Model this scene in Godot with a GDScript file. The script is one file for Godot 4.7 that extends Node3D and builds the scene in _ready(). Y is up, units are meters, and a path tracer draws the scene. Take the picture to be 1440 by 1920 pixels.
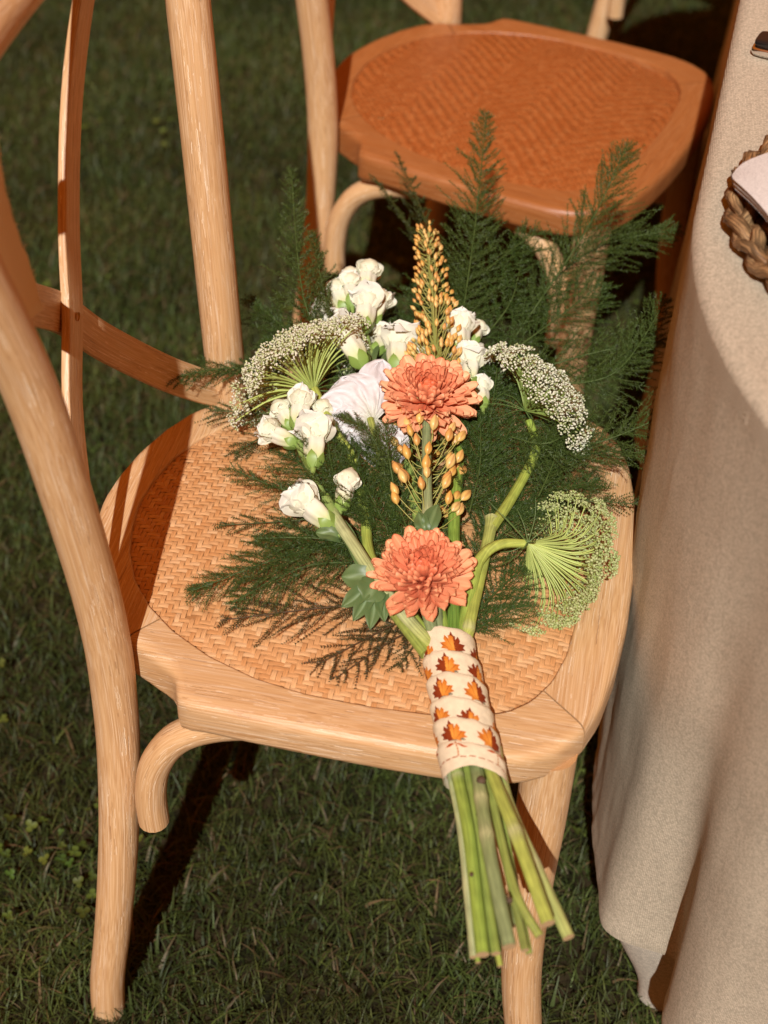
extends Node3D
# A wedding bouquet on a cross-back chair beside a cloth-covered table, on a lawn at night, lit by a camera flash.

const CAM_POS := Vector3(0.1619, 1.334, 0.9052)
const CAM_ROT := Vector3(-0.7432, 0.1718, 0.0316)   # pitch, yaw, roll
const FOCAL := 2867.0                                # of a 1440 x 1920 picture
const SEAT := 0.46

var rng := RandomNumberGenerator.new()
var cam_basis := Basis()
var M := {}
var taken := {}

# ------------------------------------------------------------------ mesh builder
class MB:
	var v := PackedVector3Array()
	var n := PackedVector3Array()
	var c := PackedColorArray()
	var uv := PackedVector2Array()
	var ix := PackedInt32Array()

	func vert(p: Vector3, nn: Vector3, col: Color, t: Vector2) -> int:
		v.append(p); n.append(nn); c.append(col); uv.append(t)
		return v.size() - 1

	func tri(a: Vector3, b: Vector3, d: Vector3, col: Color) -> void:
		var nn := (d - a).cross(b - a).normalized()
		var k := v.size()
		vert(a, nn, col, Vector2(0, 0)); vert(b, nn, col, Vector2(1, 0)); vert(d, nn, col, Vector2(0, 1))
		ix.append(k); ix.append(k + 1); ix.append(k + 2)

	# a grid of rows x cols points; smooth normals; wrap joins the last column to the first
	func grid(pts: Array, cols: int, colors: Array, uvs: Array, wrap := false) -> void:
		var rows := int(pts.size() / cols)
		var k := v.size()
		var nn := PackedVector3Array()
		nn.resize(pts.size())
		var tris := PackedInt32Array()
		for r in rows - 1:
			for q in (cols - 1):
				var a := r * cols + q
				var b := a + 1
				var d := a + cols
				var e := d + 1
				tris.append_array([a, d, b, b, d, e])
		for t in range(0, tris.size(), 3):
			var a: Vector3 = pts[tris[t]]
			var b: Vector3 = pts[tris[t + 1]]
			var d: Vector3 = pts[tris[t + 2]]
			var f := (d - a).cross(b - a)
			for j in 3:
				nn[tris[t + j]] += f
		if wrap:
			for r in rows:
				var s: Vector3 = nn[r * cols] + nn[r * cols + cols - 1]
				nn[r * cols] = s
				nn[r * cols + cols - 1] = s
		for i in pts.size():
			var col: Color = colors[i] if colors.size() > 1 else colors[0]
			var t: Vector2 = uvs[i] if uvs.size() > 0 else Vector2(float(i % cols) / (cols - 1), float(int(i / cols)) / max(1, rows - 1))
			vert(pts[i], nn[i].normalized() if nn[i].length_squared() > 1e-20 else Vector3.UP, col, t)
		for t in tris:
			ix.append(k + t)

	# a tube along a line of points; rad is an array with a radius per point
	func tube(p: PackedVector3Array, rad: PackedFloat32Array, sides: int, col: Array, cap := true, squash := 1.0, ref := Vector3.UP, cap_col := Color(0, 0, 0, 0), uo := Vector2.ZERO, rib := 0.0) -> void:
		var m := p.size()
		var k := v.size()
		var t0 := (p[1] - p[0]).normalized()
		var nn := (ref - t0 * ref.dot(t0))
		if nn.length() < 0.05:
			nn = Vector3.RIGHT - t0 * t0.x
		nn = nn.normalized()
		var along := 0.0
		for i in m:
			var t := (p[mini(i + 1, m - 1)] - p[maxi(i - 1, 0)]).normalized()
			nn = (nn - t * nn.dot(t)).normalized()
			var bb := t.cross(nn)
			if i > 0:
				along += p[i].distance_to(p[i - 1])
			var cc: Color = col[i] if col.size() > 1 else col[0]
			for s in sides + 1:
				var a := TAU * s / sides
				var rr := rad[i] * (1.0 + rib * cos(a * (5.0 if sides < 20 else 9.0)))
				var dir := nn * cos(a) * squash + bb * sin(a)
				var nrm := (nn * cos(a) / squash + bb * sin(a)).normalized()
				vert(p[i] + dir * rr, nrm, cc, Vector2(uo.x + a * rad[i], uo.y + along))
		for i in m - 1:
			for s in sides:
				var a := k + i * (sides + 1) + s
				var d := a + sides + 1
				ix.append_array([a, d, a + 1, a + 1, d, d + 1])
		if cap:
			for e in 2:
				var i := 0 if e == 0 else m - 1
				var t := (p[0] - p[1]).normalized() if e == 0 else (p[m - 1] - p[m - 2]).normalized()
				var cc: Color = cap_col if cap_col.a > 0 else (col[i] if col.size() > 1 else col[0])
				var kc := vert(p[i] + t * rad[i] * 0.12, t, cc, uo)
				var base := v.size()
				for s in sides + 1:
					var q := v[k + i * (sides + 1) + s]
					vert(q, t, cc, uo + Vector2(q.x, q.z))
				for s in sides:
					if e == 0:
						ix.append_array([kc, base + s, base + s + 1])
					else:
						ix.append_array([kc, base + s + 1, base + s])

	# an ellipsoid-like lathe along +Y, profile [radius, y]
	func lathe(prof: Array, sides: int, colors: Array, xf := Transform3D()) -> void:
		var pts := []
		var cols := []
		for i in prof.size():
			for s in sides + 1:
				var a := TAU * s / sides
				pts.append(xf * Vector3(cos(a) * prof[i][0], prof[i][1], -sin(a) * prof[i][0]))
				cols.append(colors[i] if colors.size() > 1 else colors[0])
		grid(pts, sides + 1, cols, [], true)

	func append(o: MB, xf: Transform3D, tint := Color.WHITE) -> void:
		var k := v.size()
		for i in o.v.size():
			v.append(xf * o.v[i])
			n.append((xf.basis * o.n[i]).normalized())
			c.append(o.c[i] * tint)
			uv.append(o.uv[i])
		for i in o.ix:
			ix.append(k + i)

	func mesh(m: Material) -> ArrayMesh:
		var a := []
		a.resize(Mesh.ARRAY_MAX)
		a[Mesh.ARRAY_VERTEX] = v
		a[Mesh.ARRAY_NORMAL] = n
		a[Mesh.ARRAY_COLOR] = c
		a[Mesh.ARRAY_TEX_UV] = uv
		a[Mesh.ARRAY_INDEX] = ix
		var am := ArrayMesh.new()
		am.add_surface_from_arrays(Mesh.PRIMITIVE_TRIANGLES, a)
		am.surface_set_material(0, m)
		return am

# ------------------------------------------------------------------ naming helpers
func numbered(called: String) -> String:
	if not taken.has(called):
		taken[called] = 0
		return called
	taken[called] += 1
	return "%s_%03d" % [called, taken[called]]

func tag(o: Node3D, label: String, category: String, group := "", kind := "") -> Node3D:
	if label: o.set_meta("label", label)
	if category: o.set_meta("category", category)
	if group: o.set_meta("group", group)
	if kind: o.set_meta("kind", kind)
	return o

func thing(called: String, at: Vector3, label: String, category: String, group := "") -> Node3D:
	var o := Node3D.new()
	o.name = numbered(called)
	o.position = at
	add_child(o, true)
	return tag(o, label, category, group)

func part(called: String, mesh: Mesh, parent: Node, xf := Transform3D()) -> MeshInstance3D:
	var o := MeshInstance3D.new()
	o.mesh = mesh
	o.transform = xf
	var k := "%d/%s" % [parent.get_instance_id(), called]
	o.name = called
	if taken.has(k):
		taken[k] += 1
		o.name = "%s_%03d" % [called, taken[k]]
	else:
		taken[k] = 0
	parent.add_child(o, true)
	return o

func sub(called: String, parent: Node) -> Node3D:
	var o := Node3D.new()
	var k := "%d/%s" % [parent.get_instance_id(), called]
	o.name = called
	if taken.has(k):
		taken[k] += 1
		o.name = "%s_%03d" % [called, taken[k]]
	else:
		taken[k] = 0
	parent.add_child(o, true)
	return o

# ------------------------------------------------------------------ geometry helpers
# the point of the plane at height h that the photograph shows at (px, py)
func up(px: float, py: float, h: float) -> Vector3:
	var d := cam_basis * Vector3((px - 720.0) / FOCAL, -(py - 960.0) / FOCAL, -1.0)
	return CAM_POS + d * ((h - CAM_POS.y) / d.y)

func spline(ctrl: Array, count: int) -> PackedVector3Array:
	var out := PackedVector3Array()
	var m := ctrl.size() - 1
	for i in count:
		var t := float(i) / (count - 1) * m
		var k := mini(int(t), m - 1)
		var f := t - k
		var a: Vector3 = ctrl[maxi(k - 1, 0)]
		var b: Vector3 = ctrl[k]
		var c: Vector3 = ctrl[k + 1]
		var d: Vector3 = ctrl[mini(k + 2, m)]
		out.append(b.cubic_interpolate(c, a, d, f))
	return out

func radii(list: Array, count: int) -> PackedFloat32Array:
	var out := PackedFloat32Array()
	for i in count:
		var t := float(i) / (count - 1) * (list.size() - 1)
		var k := mini(int(t), list.size() - 2)
		out.append(lerpf(list[k], list[k + 1], t - k))
	return out

func frame_along(dir: Vector3, ref := Vector3.UP) -> Basis:   # y axis along dir, z axis towards ref
	var y := dir.normalized()
	var z := (ref - y * ref.dot(y))
	if z.length() < 0.02:
		z = Vector3.RIGHT - y * y.x
	z = z.normalized()
	return Basis(y.cross(z), y, z)

# ------------------------------------------------------------------ materials
func mat(col: Color, rough: float, spec := 0.5, verts := true) -> StandardMaterial3D:
	var m := StandardMaterial3D.new()
	m.albedo_color = col
	m.roughness = rough
	m.metallic_specular = spec
	m.vertex_color_use_as_albedo = verts
	m.cull_mode = BaseMaterial3D.CULL_DISABLED
	return m

func lin(r: float, g: float, b: float) -> Color:
	return Color(r, g, b).linear_to_srgb()

func wood_images() -> Array:
	var w := 384
	var h := 1024
	var im := Image.create(w, h, false, Image.FORMAT_RGB8)
	var hm := Image.create(w, h, false, Image.FORMAT_RGB8)
	var n1 := FastNoiseLite.new(); n1.seed = 5; n1.frequency = 0.02; n1.fractal_octaves = 3
	var n2 := FastNoiseLite.new(); n2.seed = 9; n2.frequency = 0.05; n2.fractal_octaves = 2
	var a := Color(0.63, 0.385, 0.185)
	var b := Color(0.43, 0.215, 0.085)
	var p := Color(0.77, 0.54, 0.32)
	for y in h:
		var cy := cos(TAU * y / h) * 26.0
		var sy := sin(TAU * y / h) * 26.0
		for x in w:
			var cx := cos(TAU * x / w) * 61.0
			var sx := sin(TAU * x / w) * 61.0
			var g := n1.get_noise_3d(cx * 2.2, sx * 2.2, cy + sy * 0.5)       # broad bands
			var f := n2.get_noise_3d(cx * 6.0 + 50.0, sx * 6.0, cy * 1.6 - sy)  # fine grain
			var col := a.lerp(b, clampf(0.42 + g * 0.9, 0, 1) * 0.5 + clampf(f, 0, 1) * 0.62)
			col = col.lerp(p, clampf(f * -0.9, 0, 0.6))
			col = col.lerp(Color(0.84, 0.68, 0.48), clampf((n2.get_noise_3d(cx * 14.0, sx * 14.0 + 70.0, cy * 0.8) - 0.12) * 2.2, 0, 0.6) * clampf(0.3 + g * 2.0, 0, 1))
			im.set_pixel(x, y, col.linear_to_srgb())
			var t := 0.6 + f * 0.16
			hm.set_pixel(x, y, Color(t, t, t))
	# limed pores: short pale or dark flecks along the grain
	rng.seed = 31
	for i in 1250:
		var x := rng.randi_range(0, w - 1)
		var y := rng.randi_range(0, h - 1)
		var cl := n1.get_noise_3d(cos(TAU * x / w) * 90.0, sin(TAU * x / w) * 90.0, y * 0.06)
		if cl < 0.02 and rng.randf() < 0.85:
			continue
		var l := int(lerpf(8, 95, pow(rng.randf(), 2.2)))
		var wd := 1 if rng.randf() < 0.72 else 2
		var dark := rng.randf() < 0.28
		var al := rng.randf_range(0.35, 1.0) * (0.6 if dark else 1.0)
		var xx := float(x)
		for k in l:
			xx += rng.randf_range(-0.3, 0.3)
			var e := minf(1.0, minf(k, l - k) / 5.0) * al
			for q in wd:
				var px := posmod(int(xx) + q, w)
				var py := posmod(y + k, h)
				var o := im.get_pixel(px, py)
				im.set_pixel(px, py, o.lerp(Color(0.38, 0.22, 0.11) if dark else Color(0.97, 0.89, 0.78), e * (0.6 if dark else 0.85)))
				var ht := hm.get_pixel(px, py).r - 0.32 * e
				hm.set_pixel(px, py, Color(ht, ht, ht))
	var nm := hm.duplicate()
	nm.bump_map_to_normal_map(2.2)
	return [ImageTexture.create_from_image(im), ImageTexture.create_from_image(nm)]

func linen_images() -> Array:
	var s := 1024
	var cells := 96
	var im := Image.create(s, s, false, Image.FORMAT_RGB8)
	var hm := Image.create(s, s, false, Image.FORMAT_RGB8)
	rng.seed = 77
	var slub := PackedFloat32Array()
	for i in cells * cells: slub.append(rng.randf_range(-1, 1))
	var st := float(s) / cells
	var nn := FastNoiseLite.new(); nn.seed = 3; nn.frequency = 0.02; nn.fractal_octaves = 3
	for y in s:
		for x in s:
			var i := int(x / st)
			var j := int(y / st)
			var fx := fmod(x, st) / st - 0.5
			var fy := fmod(y, st) / st - 0.5
			var over := (i + j) % 2 == 0
			var hgt := (cos(fx * PI) if over else cos(fy * PI)) * (0.75 + 0.25 * (cos(fy * PI) if over else cos(fx * PI)))
			var k := 0.84 + 0.075 * slub[j * cells + i] + 0.20 * (hgt - 0.5) + 0.03 * nn.get_noise_3d(cos(TAU * x / s) * 160.0, sin(TAU * x / s) * 160.0, absf(y - s * 0.5))
			im.set_pixel(x, y, Color(k, k, k * 0.99))
			hm.set_pixel(x, y, Color(hgt, hgt, hgt))
	hm.bump_map_to_normal_map(3.0)
	return [ImageTexture.create_from_image(im), ImageTexture.create_from_image(hm)]

func in_poly(p: Vector2, poly: PackedVector2Array) -> bool:
	return Geometry2D.is_point_in_polygon(p, poly)

# the print of the ribbon: orange and russet maple leaves, a stitched hem
func ribbon_image() -> ImageTexture:
	var s := 1024
	var im := Image.create(s, s, false, Image.FORMAT_RGB8)
	var nn := FastNoiseLite.new(); nn.seed = 12; nn.frequency = 0.03; nn.fractal_octaves = 4
	rng.seed = 8
	for y in s:
		for x in s:
			var k := 0.90 + 0.05 * nn.get_noise_2d(x * 0.6, y * 0.6) + 0.022 * sin(x * 1.9) * sin(y * 2.1) + 0.03 * nn.get_noise_2d(x * 9.0, y * 0.9)
			im.set_pixel(x, y, Color(k, k * 0.935, k * 0.80))
	var leaf := PackedVector2Array()   # a maple-like leaf, tip up (y down in the image)
	var half := [Vector2(0, -1), Vector2(0.13, -0.72), Vector2(0.27, -0.66), Vector2(0.24, -0.42), Vector2(0.5, -0.66), Vector2(0.62, -0.38), Vector2(0.52, -0.2), Vector2(0.95, -0.16), Vector2(0.78, 0.06), Vector2(0.96, 0.2), Vector2(0.45, 0.3), Vector2(0.5, 0.5), Vector2(0.1, 0.36)]
	for p in half: leaf.append(p)
	for i in range(half.size() - 1, 0, -1): leaf.append(Vector2(-half[i].x, half[i].y))
	# u of the middle of the visible side is 0.5; rows follow the bands
	var spots := [[0.53, 0.11, 0.0, 1, 0], [0.35, 0.15, 0.2, 0, 0], [0.71, 0.14, 0.3, 0, 0], [0.15, 0.12, 0.0, 0, 0],
		[0.47, 0.10, 0.0, 0, 1], [0.66, 0.11, 0.25, 0, 1], [0.29, 0.12, -0.2, 0, 1], [0.9, 0.1, 0.0, 1, 1],
		[0.41, 0.10, -0.1, 0, 2], [0.61, 0.095, -0.05, 1, 2], [0.22, 0.11, 0.1, 0, 2], [0.82, 0.10, 0.0, 0, 2],
		[0.36, 0.12, -0.1, 0, 3], [0.54, 0.145, 0.1, 0, 3], [0.74, 0.13, 0.0, 1, 3],
		[0.43, 0.10, -0.08, 0, 4], [0.63, 0.09, 0.12, 1, 4], [0.24, 0.10, 0.0, 0, 4], [0.82, 0.10, 0.1, 0, 4]]
	for sp in spots:
		var row: int = sp[4]
		var cx: float = sp[0] * s
		var cy: float = (row / 6.0 + sp[1]) * s
		var rad := 80.0
		for y in range(maxi(int(row * s / 6.0), int(cy - rad * 1.2)), mini(int((row + 1) * s / 6.0), int(cy + rad * 1.2))):
			for x in range(int(cx - rad * 1.2), int(cx + rad * 1.2)):
				var q := (Vector2(x - cx, (y - cy) * 0.92) / rad).rotated(-sp[2])
				if in_poly(q, leaf):
					var d := q.length() + 0.25 * nn.get_noise_2d(x * 4.0, y * 4.0)
					var side := q.x * (-1.0 if sp[3] == 0 else 1.0) > 0.10 + 0.12 * nn.get_noise_2d(x * 3.0, y * 3.0) or q.y < -0.68
					var c := Color(0.58, 0.25, 0.09).lerp(Color(0.47, 0.17, 0.06), clampf(d, 0, 1)) if side else Color(0.92, 0.62, 0.26).lerp(Color(0.74, 0.39, 0.12), clampf(d * 1.1 - 0.1, 0, 1))
					var vein := absf(fmod(atan2(q.x, 0.45 - q.y) + 10.0, 0.62) - 0.31)
					if vein < 0.03: c = c.lerp(Color(0.45, 0.13, 0.03), 0.45)
					im.set_pixel(posmod(x, s), y, c)
				elif q.y > 0.22 and q.y < 0.52 and absf(q.x - 0.25) < 0.34 * (1.0 - absf(q.y - 0.37) * 4.0) + 0.2 and q.y - 0.3 < 0.12:
					im.set_pixel(posmod(x, s), y, Color(0.30, 0.27, 0.20).lerp(im.get_pixel(posmod(x, s), y), 0.25 + 0.4 * absf(nn.get_noise_2d(x * 5.0, y * 5.0))))
	# stitches: a dashed line near the hem, two vertical stalks with small side leaves
	for x in s:
		if posmod(x, 46) < 33:
			for y in range(953, 959): im.set_pixel(x, y, Color(0.60, 0.27, 0.09))
	for sp in [[0.44, 0.0], [0.645, 0.0], [0.24, 0.0], [0.83, 0.0]]:
		for y in range(850, 952):
			for q in 7: im.set_pixel(int(sp[0] * s + 3.0 * sin(y * 0.05)) + q, y, Color(0.66, 0.32, 0.12) if posmod(y, 20) < 14 else Color(0.9, 0.8, 0.62))
		for y in range(868, 905):
			for x in range(-62, 62):
				var e := absf(y - 872.0 - absf(x) * 0.28) / 9.0
				if e < 1.0 - absf(absf(x) - 32.0) / 32.0 and absf(x) > 5: im.set_pixel(posmod(int(sp[0] * s) + x, s), y, Color(0.70, 0.30, 0.08))
	return ImageTexture.create_from_image(im)

func streak_image(seed_: int, lo: float, hi: float) -> ImageTexture:
	var im := Image.create(64, 256, false, Image.FORMAT_RGB8)
	var nn := FastNoiseLite.new(); nn.seed = seed_; nn.frequency = 0.09; nn.fractal_octaves = 3
	for y in 256:
		for x in 64:
			var k := clampf(lerpf(lo, hi, 0.5 + 0.8 * nn.get_noise_3d(cos(TAU * x / 64.0) * 14.0, sin(TAU * x / 64.0) * 14.0, absf(y - 128.0) * 0.11)), 0, 1)
			im.set_pixel(x, y, Color(k, k, k))
	return ImageTexture.create_from_image(im)

func make_materials() -> void:
	var wi := wood_images()
	var w := mat(Color.WHITE, 0.42, 0.5)
	w.albedo_texture = wi[0]
	w.normal_enabled = true
	w.normal_texture = wi[1]
	w.normal_scale = 1.0
	w.uv1_scale = Vector3(1.0 / 0.14, 1.0 / 0.37, 1)
	M.wood = w
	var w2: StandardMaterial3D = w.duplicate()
	w2.albedo_color = lin(0.56, 0.32, 0.18)  # same wood, with warm lamplight and weaker flash painted into its colour
	M.wood_lamplight_tint = w2
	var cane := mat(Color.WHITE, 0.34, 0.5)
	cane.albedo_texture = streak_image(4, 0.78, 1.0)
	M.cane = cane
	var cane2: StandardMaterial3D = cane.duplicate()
	cane2.albedo_color = lin(0.58, 0.32, 0.18)  # same cane; the orange glow and flash falloff are put into the tint
	M.cane_lamplight_tint = cane2
	var li := linen_images()
	var cloth := mat(lin(0.70, 0.605, 0.465), 0.9, 0.25, false)
	cloth.albedo_texture = li[0]
	cloth.normal_enabled = true
	cloth.normal_texture = li[1]
	cloth.normal_scale = 0.8
	cloth.uv1_scale = Vector3(1.0 / 0.112, 1.0 / 0.112, 1)
	M.cloth = cloth
	var under: StandardMaterial3D = cloth.duplicate()
	under.albedo_color = lin(0.74, 0.66, 0.55)
	M.under = under
	var nap: StandardMaterial3D = cloth.duplicate()
	nap.albedo_color = lin(0.95, 0.92, 0.90)
	nap.normal_scale = 0.3
	nap.uv1_scale = Vector3(1.0 / 0.05, 1.0 / 0.05, 1)
	M.napkin = nap
	var rib := mat(Color.WHITE, 0.85, 0.3, false)
	rib.albedo_texture = ribbon_image()
	rib.normal_enabled = true
	rib.normal_texture = li[1]
	rib.normal_scale = 0.25
	M.ribbon = rib
	M.petal = mat(Color.WHITE, 0.5, 0.4)
	M.petal.backlight_enabled = true
	M.petal.backlight = Color(0.30, 0.12, 0.06)
	M.white_petal = mat(Color.WHITE, 0.55, 0.4)
	M.white_petal.backlight_enabled = true
	M.white_petal.backlight = Color(0.2, 0.2, 0.16)
	M.plant = mat(Color.WHITE, 0.45, 0.5)
	M.stem = mat(Color.WHITE, 0.42, 0.5)
	M.stem.albedo_texture = streak_image(23, 0.80, 1.05)
	M.stem.uv1_scale = Vector3(1.0 / 0.014, 1.0 / 0.075, 1)
	M.fern = mat(Color.WHITE, 0.55, 0.4)
	M.bud = mat(Color.WHITE, 0.4, 0.5)
	M.grass = mat(Color.WHITE, 0.55, 0.35)
	var hy := mat(Color.WHITE, 0.55, 0.4)
	hy.albedo_texture = streak_image(19, 0.30, 1.0)
	hy.uv1_scale = Vector3(1.0 / 0.012, 1.0 / 0.05, 1)
	M.hyacinth = hy
	M.fray = mat(Color.WHITE, 0.9, 0.2)
	M.brass = mat(lin(0.55, 0.34, 0.12), 0.35, 0.5, false)
	M.brass.metallic = 0.9
	M.black = mat(lin(0.012, 0.011, 0.011), 0.12, 0.5, false)
	M.chrome = mat(lin(0.8, 0.8, 0.8), 0.15, 0.5, false)
	M.chrome.metallic = 1.0
	var soil := mat(Color.WHITE, 0.95, 0.2, false)
	var sim := Image.create(512, 512, false, Image.FORMAT_RGB8)
	var n1 := FastNoiseLite.new(); n1.seed = 40; n1.frequency = 0.03; n1.fractal_octaves = 5
	for y in 512:
		for x in 512:
			var k := n1.get_noise_2d(x * 1.0, y * 1.0)
			sim.set_pixel(x, y, Color(0.012, 0.012, 0.005).lerp(Color(0.036, 0.026, 0.013), clampf(0.5 + k * 1.4, 0, 1)).linear_to_srgb())
	soil.albedo_texture = ImageTexture.create_from_image(sim)
	soil.uv1_triplanar = true
	soil.uv1_world_triplanar = true
	soil.uv1_scale = Vector3(1.7, 1.7, 1.7)
	M.soil = soil

# ------------------------------------------------------------------ the chair
# half of the outer and the inner outline of the seat (x, z), from the back to the front
const OUT := [[-0.238, 0.0], [-0.235, 0.03], [-0.227, 0.066], [-0.214, 0.10], [-0.197, 0.130], [-0.178, 0.148], [-0.162, 0.154], [-0.150, 0.160], [-0.136, 0.168], [-0.126, 0.1750], [-0.120, 0.1815], [-0.1165, 0.190], [-0.114, 0.1995], [-0.108, 0.2045], [-0.095, 0.2060], [-0.06, 0.2085], [0.0, 0.211], [0.05, 0.212], [0.09, 0.2115], [0.125, 0.209], [0.150, 0.203], [0.172, 0.190], [0.188, 0.170], [0.199, 0.142], [0.207, 0.10], [0.212, 0.05], [0.213, 0.0]]
const INN := [[-0.205, 0.0], [-0.2015, 0.03], [-0.194, 0.06], [-0.180, 0.09], [-0.160, 0.115], [-0.135, 0.136], [-0.10, 0.156], [-0.06, 0.170], [-0.02, 0.177], [0.03, 0.179], [0.075, 0.177], [0.105, 0.172], [0.130, 0.163], [0.147, 0.148], [0.160, 0.125], [0.168, 0.095], [0.172, 0.05], [0.1735, 0.0]]

func outline(half: Array) -> Curve2D:
	var c := Curve2D.new()
	c.bake_interval = 0.002
	for q in half: c.add_point(Vector2(q[0], q[1]))
	for i in range(half.size() - 2, -1, -1): c.add_point(Vector2(half[i][0], -half[i][1]))
	return c

func dome(x: float, z: float) -> float:   # height of the woven pad over the seat
	var d := Vector2((x + 0.016) / 0.189, z / 0.179).length()
	return SEAT - 0.003 + 0.010 * clampf(1.0 - pow(d, 3.0), -0.6, 1.0)

# one visible float of a cane strand, along +X, centred, arched over its neighbours
func strand(cells: int, pitch: float, tone: Color, seed_: int) -> MB:
	rng.seed = seed_
	var b := MB.new()
	var pts := []
	var cols := []
	var uvs := []
	var l := pitch * (cells + 0.55)
	var segs := 6
	var u0 := rng.randf()
	for i in segs + 1:
		var t := float(i) / segs
		var x := (t - 0.5) * l
		var hh := 0.00115 * pow(sin(PI * t), 0.55) - 0.0008
		for k in 4:
			var s := k / 3.0 - 0.5
			var wd := pitch * 0.47 * (1.0 - 0.12 * pow(absf(t - 0.5) * 2.0, 4.0))
			var edge := -0.00035 if k == 0 or k == 3 else 0.0
			pts.append(Vector3(x, hh + edge + rng.randf_range(-0.00006, 0.00006), s * 2.0 * wd))
			cols.append(tone)
			uvs.append(Vector2(u0 + s * 0.7, t * 0.35 + u0))
	b.grid(pts, 4, cols, uvs)
	return b

func chair_weave() -> Dictionary:
	var pitch := 0.0042
	var tones := [Color(0.79, 0.43, 0.195), Color(0.75, 0.39, 0.165), Color(0.83, 0.475, 0.225), Color(0.68, 0.33, 0.13), Color(0.77, 0.405, 0.175), Color(0.86, 0.51, 0.255)]
	var src := {}
	var meshes := {}
	for cells in [1, 2, 3]:
		for t in tones.size():
			var s := strand(cells, pitch, tones[t], 100 + cells * 10 + t)
			src[Vector2i(cells, t)] = s
			meshes[Vector2i(cells, t)] = s.mesh(M.cane)
	var edge := PackedVector2Array()
	for q in outline(INN).get_baked_points():
		edge.append(q * 1.012 + Vector2(0.0002, 0))
	rng.seed = 4242
	var list := []     # [transform, key, distance]
	var ni := 48
	# herringbone: the diagonal turns round every ten strands
	var over := func(i: int, j: int) -> bool:
		var k := posmod(i + 7, 32)
		var d := k if k < 16 else 31 - k
		return posmod(d + j, 4) < 2
	for dirn in 2:
		for j in range(-ni, ni + 1):
			var bias := rng.randi_range(0, 2)
			var i := -ni - 6
			while i < ni:
				var is_over: bool = over.call(i, j) if dirn == 0 else not over.call(j, i)
				if not is_over:
					i += 1
					continue
				var n := 1
				while n < 3 and (over.call(i + n, j) if dirn == 0 else not over.call(j, i + n)):
					n += 1
				var mid := (i + n * 0.5) * pitch
				var crs := (j + 0.5) * pitch
				var p2 := Vector2(mid - 0.016, crs) if dirn == 0 else Vector2(crs - 0.016, mid)
				i += n
				if not Geometry2D.is_point_in_polygon(p2, edge):
					continue
				var e := 0.004
				var y := dome(p2.x, p2.y)
				var nx := -(dome(p2.x + e, p2.y) - dome(p2.x - e, p2.y)) / (2 * e)
				var nz := -(dome(p2.x, p2.y + e) - dome(p2.x, p2.y - e)) / (2 * e)
				var nrm := Vector3(nx + rng.randf_range(-0.03, 0.03), 1, nz + rng.randf_range(-0.03, 0.03)).normalized()
				var along := (Vector3.RIGHT if dirn == 0 else Vector3.BACK).rotated(Vector3.UP, rng.randf_range(-0.035, 0.035))
				along = (along - nrm * along.dot(nrm)).normalized()
				var b := Basis(along, nrm, along.cross(nrm))
				var t := (bias * 2 + rng.randi_range(0, 3)) % 6
				if dirn == 1 and rng.randf() < 0.6: t = [1, 3, 4, 3, 1, 4][t]
				list.append([Transform3D(b, Vector3(p2.x, y + rng.randf_range(-0.00015, 0.00015), p2.y)), Vector2i(n, t), p2.distance_to(Vector2(-0.02, 0.22))])
	list.sort_custom(func(a, b): return a[2] < b[2])
	var rest := MB.new()
	var all := MB.new()
	for k in list.size():
		all.append(src[list[k][1]], list[k][0])
		if k >= 300:
			rest.append(src[list[k][1]], list[k][0])
	return {"list": list, "meshes": meshes, "rest": rest, "all": all}

# a length of the seat frame between two fractions of the outline
func rail(t0: float, t1: float, along_x: bool, uo: Vector2, bottom: float) -> MB:
	var co := outline(OUT)
	var ci := outline(INN)
	var lo := co.get_baked_length()
	var li := ci.get_baked_length()
	var count := maxi(8, int((t1 - t0) * 150))
	var pts := []
	var uvs := []
	var cols := 0
	for i in count + 1:
		var t := lerpf(t0, t1, float(i) / count)
		var o := co.sample_baked(fposmod(t, 1.0) * lo, true)
		# the inner outline is looked up by direction so that both run together
		var q := ci.sample_baked(fposmod(t, 1.0) * li, true)
		var back := clampf((-0.09 - o.x) / 0.05, 0, 1)
		var bt := bottom - 0.010 * back
		var w := (o - q).normalized()
		var cross := [[q - w * 0.004, bt + 0.002], [q, SEAT - 0.012], [q, SEAT - 0.0022], [q + w * 0.0006, SEAT - 0.0006], [q + w * 0.002, SEAT],
			[o - w * 0.010, SEAT], [o - w * 0.0055, SEAT - 0.0006], [o - w * 0.0020, SEAT - 0.0028], [o - w * 0.0004, SEAT - 0.0065], [o, SEAT - 0.011],
			[o, bt + 0.007], [o - w * 0.0012, bt + 0.003], [o - w * 0.004, bt + 0.0006], [o - w * 0.008, bt], [q - w * 0.003, bt]]
		cols = cross.size()
		for k in cols:
			var p: Vector2 = cross[k][0]
			var y: float = cross[k][1]
			pts.append(Vector3(p.x, y, p.y))
			var d := (SEAT - y) * 1.0
			uvs.append(uo + (Vector2(p.y + d * (1 if p.y > 0 else -1), p.x) if along_x else Vector2(p.x + d, p.y)))
	var b := MB.new()
	b.grid(pts, cols, [Color.WHITE], uvs)
	# end faces
	for e in 2:
		var r := 0 if e == 0 else count
		var k := b.v.size()
		var ctr := Vector3.ZERO
		for j in cols: ctr += pts[r * cols + j] / float(cols)
		for j in cols:
			var a: Vector3 = pts[r * cols + j]
			var d: Vector3 = pts[r * cols + (j + 1) % cols]
			if e == 0: b.tri(ctr, d, a, Color(0.8, 0.75, 0.7))
			else: b.tri(ctr, a, d, Color(0.8, 0.75, 0.7))
	return b

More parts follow.
